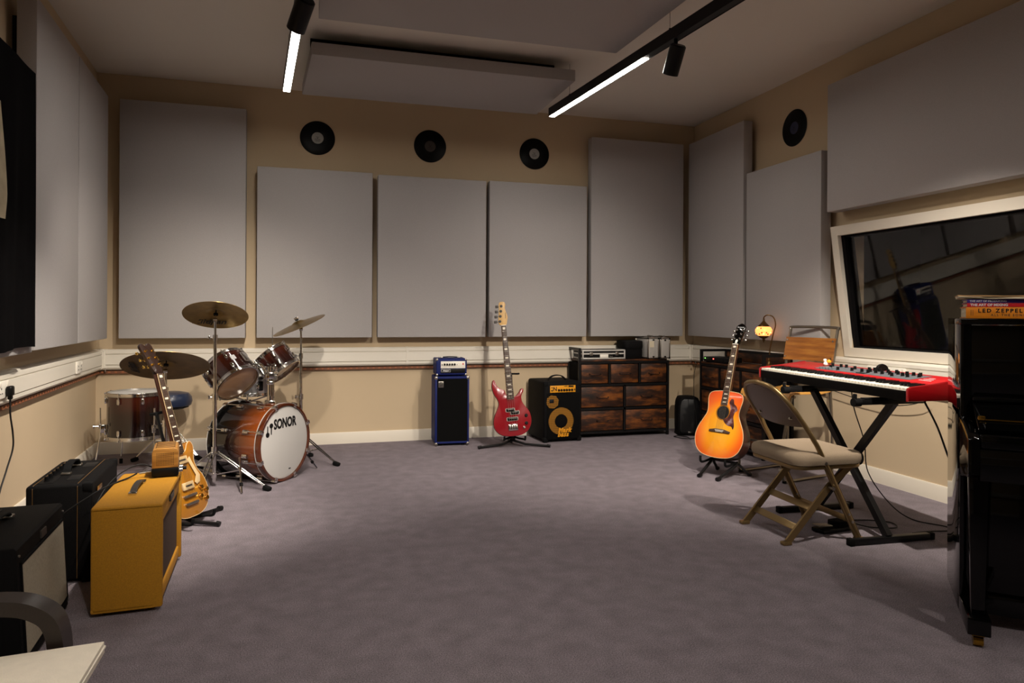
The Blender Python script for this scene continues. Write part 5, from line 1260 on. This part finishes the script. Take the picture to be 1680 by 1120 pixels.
def x_stand():
    t = thing('keyboard_stand', 'black X shaped keyboard stand on the carpet', 'keyboard stand', TR(2.86, 3.14, 0, -93))
    # local x along the keyboard, -y = player side
    xf, xa = .295, .29
    for s_, yo in ((1, -.018), (-1, .018)):
        obj('cross_bar', MB().strip([(s_*xf, yo, .03), (-s_*xa, yo, .712)], .03, .036, (0, 1, 0)), 'black_metal', t)
        obj('foot_bar', MB().rbox((s_*xf, .0, .018), (.032, .47, .032), .004), 'black_metal', t)
        for e in (-1, 1): obj('end_cap', MB().rbox((s_*xf, e*.238, .0185), (.037, .03, .037), .006), 'rubber', t)
        obj('support_arm', MB().rbox((s_*xa, .0, .717), (.032, .40, .03), .004), 'black_metal', t)
        obj('arm_pad', MB().rbox((s_*xa, .0, .734), (.034, .34, .005), .001), 'rubber', t)
        obj('arm_cap', MB().cyl((s_*xa, -.225, .715), (s_*xa, -.185, .715), .021, n=14).rbox((s_*xa, -.214, .738), (.022, .012, .04), .004), 'rubber', t)
    obj('pivot_disc', MB().cyl((0, -.05, .371), (0, .05, .371), .042, n=24), 'black_metal', t)
    obj('locking_knob', MB().cyl((0, -.085, .371), (0, -.05, .371), .022, n=12), 'rubber', t)
x_stand()
def pedal():
    t = thing('sustain_pedal', 'black sustain pedal with steel footplate on the carpet under the keyboard', 'pedal', TR(2.70, 3.09, 0, -82))
    obj('base', MB().slab([(-.04, -.11), (.04, -.11), (.045, .0), (.045, .12), (-.045, .12), (-.045, 0)], .002, .022, .004, 'xy'), 'black', t)
    obj('housing', MB().rbox((0, .06, .035), (.08, .11, .03), .006), 'black_matte', t)
    obj('footplate', MB().rbox((0, 0, 0), (.05, .10, .006), .003, M=Matrix.Translation((0, -.075, .038)) @ Matrix.Rotation(R(-6), 4, 'X')), 'steel', t)
    t['group'] = 'keyboard accessories'
pedal()
cable('pedal_cable', 'black pedal lead curling across the carpet under the keyboard', [(2.83, 3.075, .03), (2.93, 3.06, .006), (3.05, 3.02, .006), (3.10, 3.10, .006), (3.02, 3.17, .006), (2.90, 3.20, .006), (2.80, 3.22, .006)], .0035)
cable('keyboard_cable', 'black lead hanging from the keyboard to the carpet behind the stand', [(3.06, 3.36, .744), (3.085, 3.36, .60), (3.11, 3.31, .42), (3.13, 3.30, .24), (3.20, 3.22, .08), (3.26, 3.12, .008), (3.33, 2.97, .006), (3.32, 2.90, .006), (3.17, 2.92, .006), (3.06, 2.92, .006)], .0035)
cable('power_cable', 'black lead hanging from the keyboard end towards the piano back', [(2.83, 2.64, .744), (2.87, 2.60, .62), (2.95, 2.60, .45), (3.04, 2.58, .27), (3.12, 2.50, .10), (3.15, 2.42, .008), (3.16, 2.36, .006)], .0045)
cable('signal_cable', 'thin dark lead sagging along the right wall behind the keyboard', [(3.70, 4.69, .64), (3.72, 4.30, .60), (3.725, 4.0, .56), (3.72, 3.72, .555), (3.71, 3.50, .60), (3.69, 3.40, .67)], .003)
cable('floor_cable', 'coiled black lead on the carpet beside the small loudspeaker', [(3.50, 5.77, .10), (3.50, 5.74, .02), (3.42, 5.70, .006), (3.33, 5.74, .006), (3.30, 5.84, .006), (3.36, 5.86, .006), (3.41, 5.79, .006), (3.38, 5.68, .006)], .004)
cable('chest_cable', 'thin black lead drooping down the far end of the router chest', [(3.41, 5.6355, .70), (3.40, 5.655, .60), (3.405, 5.665, .40), (3.42, 5.655, .22), (3.43, 5.65, .10), (3.45, 5.66, .006)], .003)

# ------------------------------------------------------------------ upright piano
def piano():
    M = TR(2.205, 1.875, 0, -42.5)
    t = thing('upright_piano', 'glossy black upright piano with closed lid and brass castors', 'piano', M)
    L, D, H = 1.46, .585, 1.142; up = .205; th = .035
    side = [(up, .10), (up+.01, .045), (D, .045), (D, H-.022), (up, H-.022), (up, .78), (.012, .735), (0, .72), (0, .60), (.03, .585), (up, .555)]
    for x0 in (0, L-th): obj('end_panel', MB().slab(side, x0, x0+th, .003, 'yz'), 'black_gloss', t)
    obj('top_lid', MB().rbox((L/2, (D+up)/2-.012, H-.011), (L+.004, D-up+.012, .022), .004), 'black_gloss', t)
    obj('upper_panel', MB().rbox((L/2, up+.014, .985), (L-2*th, .02, .262), .002), 'black_gloss', t)
    obj('music_ledge', MB().rbox((L/2, up-.005, .846), (L-2*th, .05, .016), .006, 3), 'black_gloss', t)
    fb = obj('fallboard', MB().slab([(.035, .755), (up-.01, .838), (up-.002, .830), (.04, .742)], th, L-th, .002, 'yz'), 'black_gloss', t)
    obj('brass_hinge', MB().box((L/2, .082, .7835), (L-2*th-.02, .006, .004)), 'brass', fb)
    obj('hinge_end', MB().rbox((th+.015, .085, .788), (.022, .014, .016), .002), 'brass', fb)
    obj('key_slip', MB().rbox((L/2, .02, .715), (L-2*th, .03, .05), .008, 3), 'black_gloss', t)
    obj('key_bed', MB().rbox((L/2, up/2+.01, .635), (L-2*th, up+.02, .11), .003), 'black_gloss', t)
    obj('lower_panel', MB().rbox((L/2, up+.03, .33), (L-2*th, .02, .44), .002), 'black_gloss', t)
    obj('plinth', MB().rbox((L/2, up+.02, .085), (L-2*th, .03, .07), .003), 'black_gloss', t)
    obj('back_board', MB().box((L/2, D-.02, .58), (L-2*th, .03, 1.04)), 'black_matte', t)
    for x in (.0, L-.07):
        obj('leg', MB().slab([(x+.005, .60), (x+.065, .60), (x+.055, .10), (x+.015, .10)], .025, .075, .003), 'black_gloss', t)
        obj('toe_block', MB().rbox((x+.035, .13, .075), (.07, .27, .06), .004), 'black_gloss', t)
        c = obj('castor', MB().cyl((x+.02, .03, .021), (x+.05, .03, .021), .021, n=18), 'brass', t)
        obj('castor_fork', MB().rbox((x+.035, .032, .040), (.04, .03, .012), .003), 'brass', c)
        obj('castor', MB().cyl((x+.02, D-.06, .022), (x+.05, D-.06, .022), .022, n=18), 'brass', t)
    for i, x in enumerate((L/2-.12, L/2, L/2+.12)): obj('pedal', MB().rbox((x, .17, .07), (.03, .12, .012), .005), 'brass', t)
    return M, H
PM, PH = piano()
def books():
    base = PM @ Matrix.Translation((.02, .235, PH)) @ Matrix.Rotation(R(-2), 4, 'Z')
    z = 0.0005
    def book(label, name, w, d, h, x, y, rz, cover, z, txt=(), ins=.004):
        t = thing(name, label, 'book', base @ Matrix.Translation((x, y, z)) @ Matrix.Rotation(R(rz), 4, 'Z'), 'books stacked on the piano')
        obj('cover', MB().rbox((w/2, d/2, .0012), (w, d, .0024), .0006).rbox((w/2, d/2, h-.0012), (w, d, .0024), .0006).rbox((w/2, .0014, h/2), (w, .0028, h), .0008), cover, t)
        obj('page_block', MB().box((w/2, d/2+.002, h/2), (w-2*ins, d-.008, h-.0052)), 'paper', t)
        for (s_, size, cx_, cz, m, sp, b) in txt: text('lettering', s_, size, m, t, Matrix.Translation((cx_, -.0004, cz)) @ FRONT, ext=.0004, bold=b, space=sp, align='LEFT')
        return t
    h = .042
    t = book('thick orange hardback book with black title at the bottom of the stack', 'book', .30, .24, h, .0, .0, 0, 'book_orange', z, (('LED ZEPPELIN', .0192, .038, .0280, 'print_black', 1.42, .0007), ('ALL THE SONGS', .0118, .078, .0125, 'leather_strap', 1.4, .0001)))
    obj('spine_rules', MB().box((.016, -.0006, h/2), (.0012, .001, .022)).box((.022, -.0006, h/2), (.0012, .001, .022)), 'leather_strap', t)
    z += h+.0005
    book('slim red paperback with white title on the orange book', 'book', .26, .20, .0145, .004, .004, 0, 'book_red', z, (('THE ART OF MIXING', .0125, .010, .0072, 'print_white', 1.0, .0005),)); z += .015
    t = book('slim purple paperback with white title on the red book', 'book', .26, .20, .0135, .004, .004, 0, 'book_purple', z, (('THE ART OF PRODUCING', .0098, .008, .0066, 'print_white', 1.0, .0002),)); z += .014
    m = thing('magazine', 'worn tan paper magazine lying on top of the book stack', 'magazine', base @ Matrix.Translation((-.024, .0, z)) @ Matrix.Rotation(R(-2), 4, 'Z'), 'books stacked on the piano')
    for k in range(5):
        vs = []; nu = 14
        for dz in (0, .0022):
            for y in (0, .23):
                for i in range(nu+1):
                    u = i/nu; vs.append((u*.32+.004*math.sin(k*3), y+.003*math.sin(k*5+u*9), .0005+k*.0026+dz+.004*(1-u)**4+.0008*math.sin(u*15+k)))
        st = nu+1; fs = []
        for i in range(nu): fs += [(i, i+1, st+i+1, st+i), (2*st+i, 3*st+i, 3*st+i+1, 2*st+i+1), (i, 2*st+i, 2*st+i+1, i+1), (st+i, st+i+1, 3*st+i+1, 3*st+i)]
        fs += [(0, st, 3*st, 2*st), (nu, 2*st+nu, 3*st+nu, st+nu)]
        obj('paper_sheet', MB().add(vs, fs), 'paper_tan' if k > 2 else 'paper', m)
books()
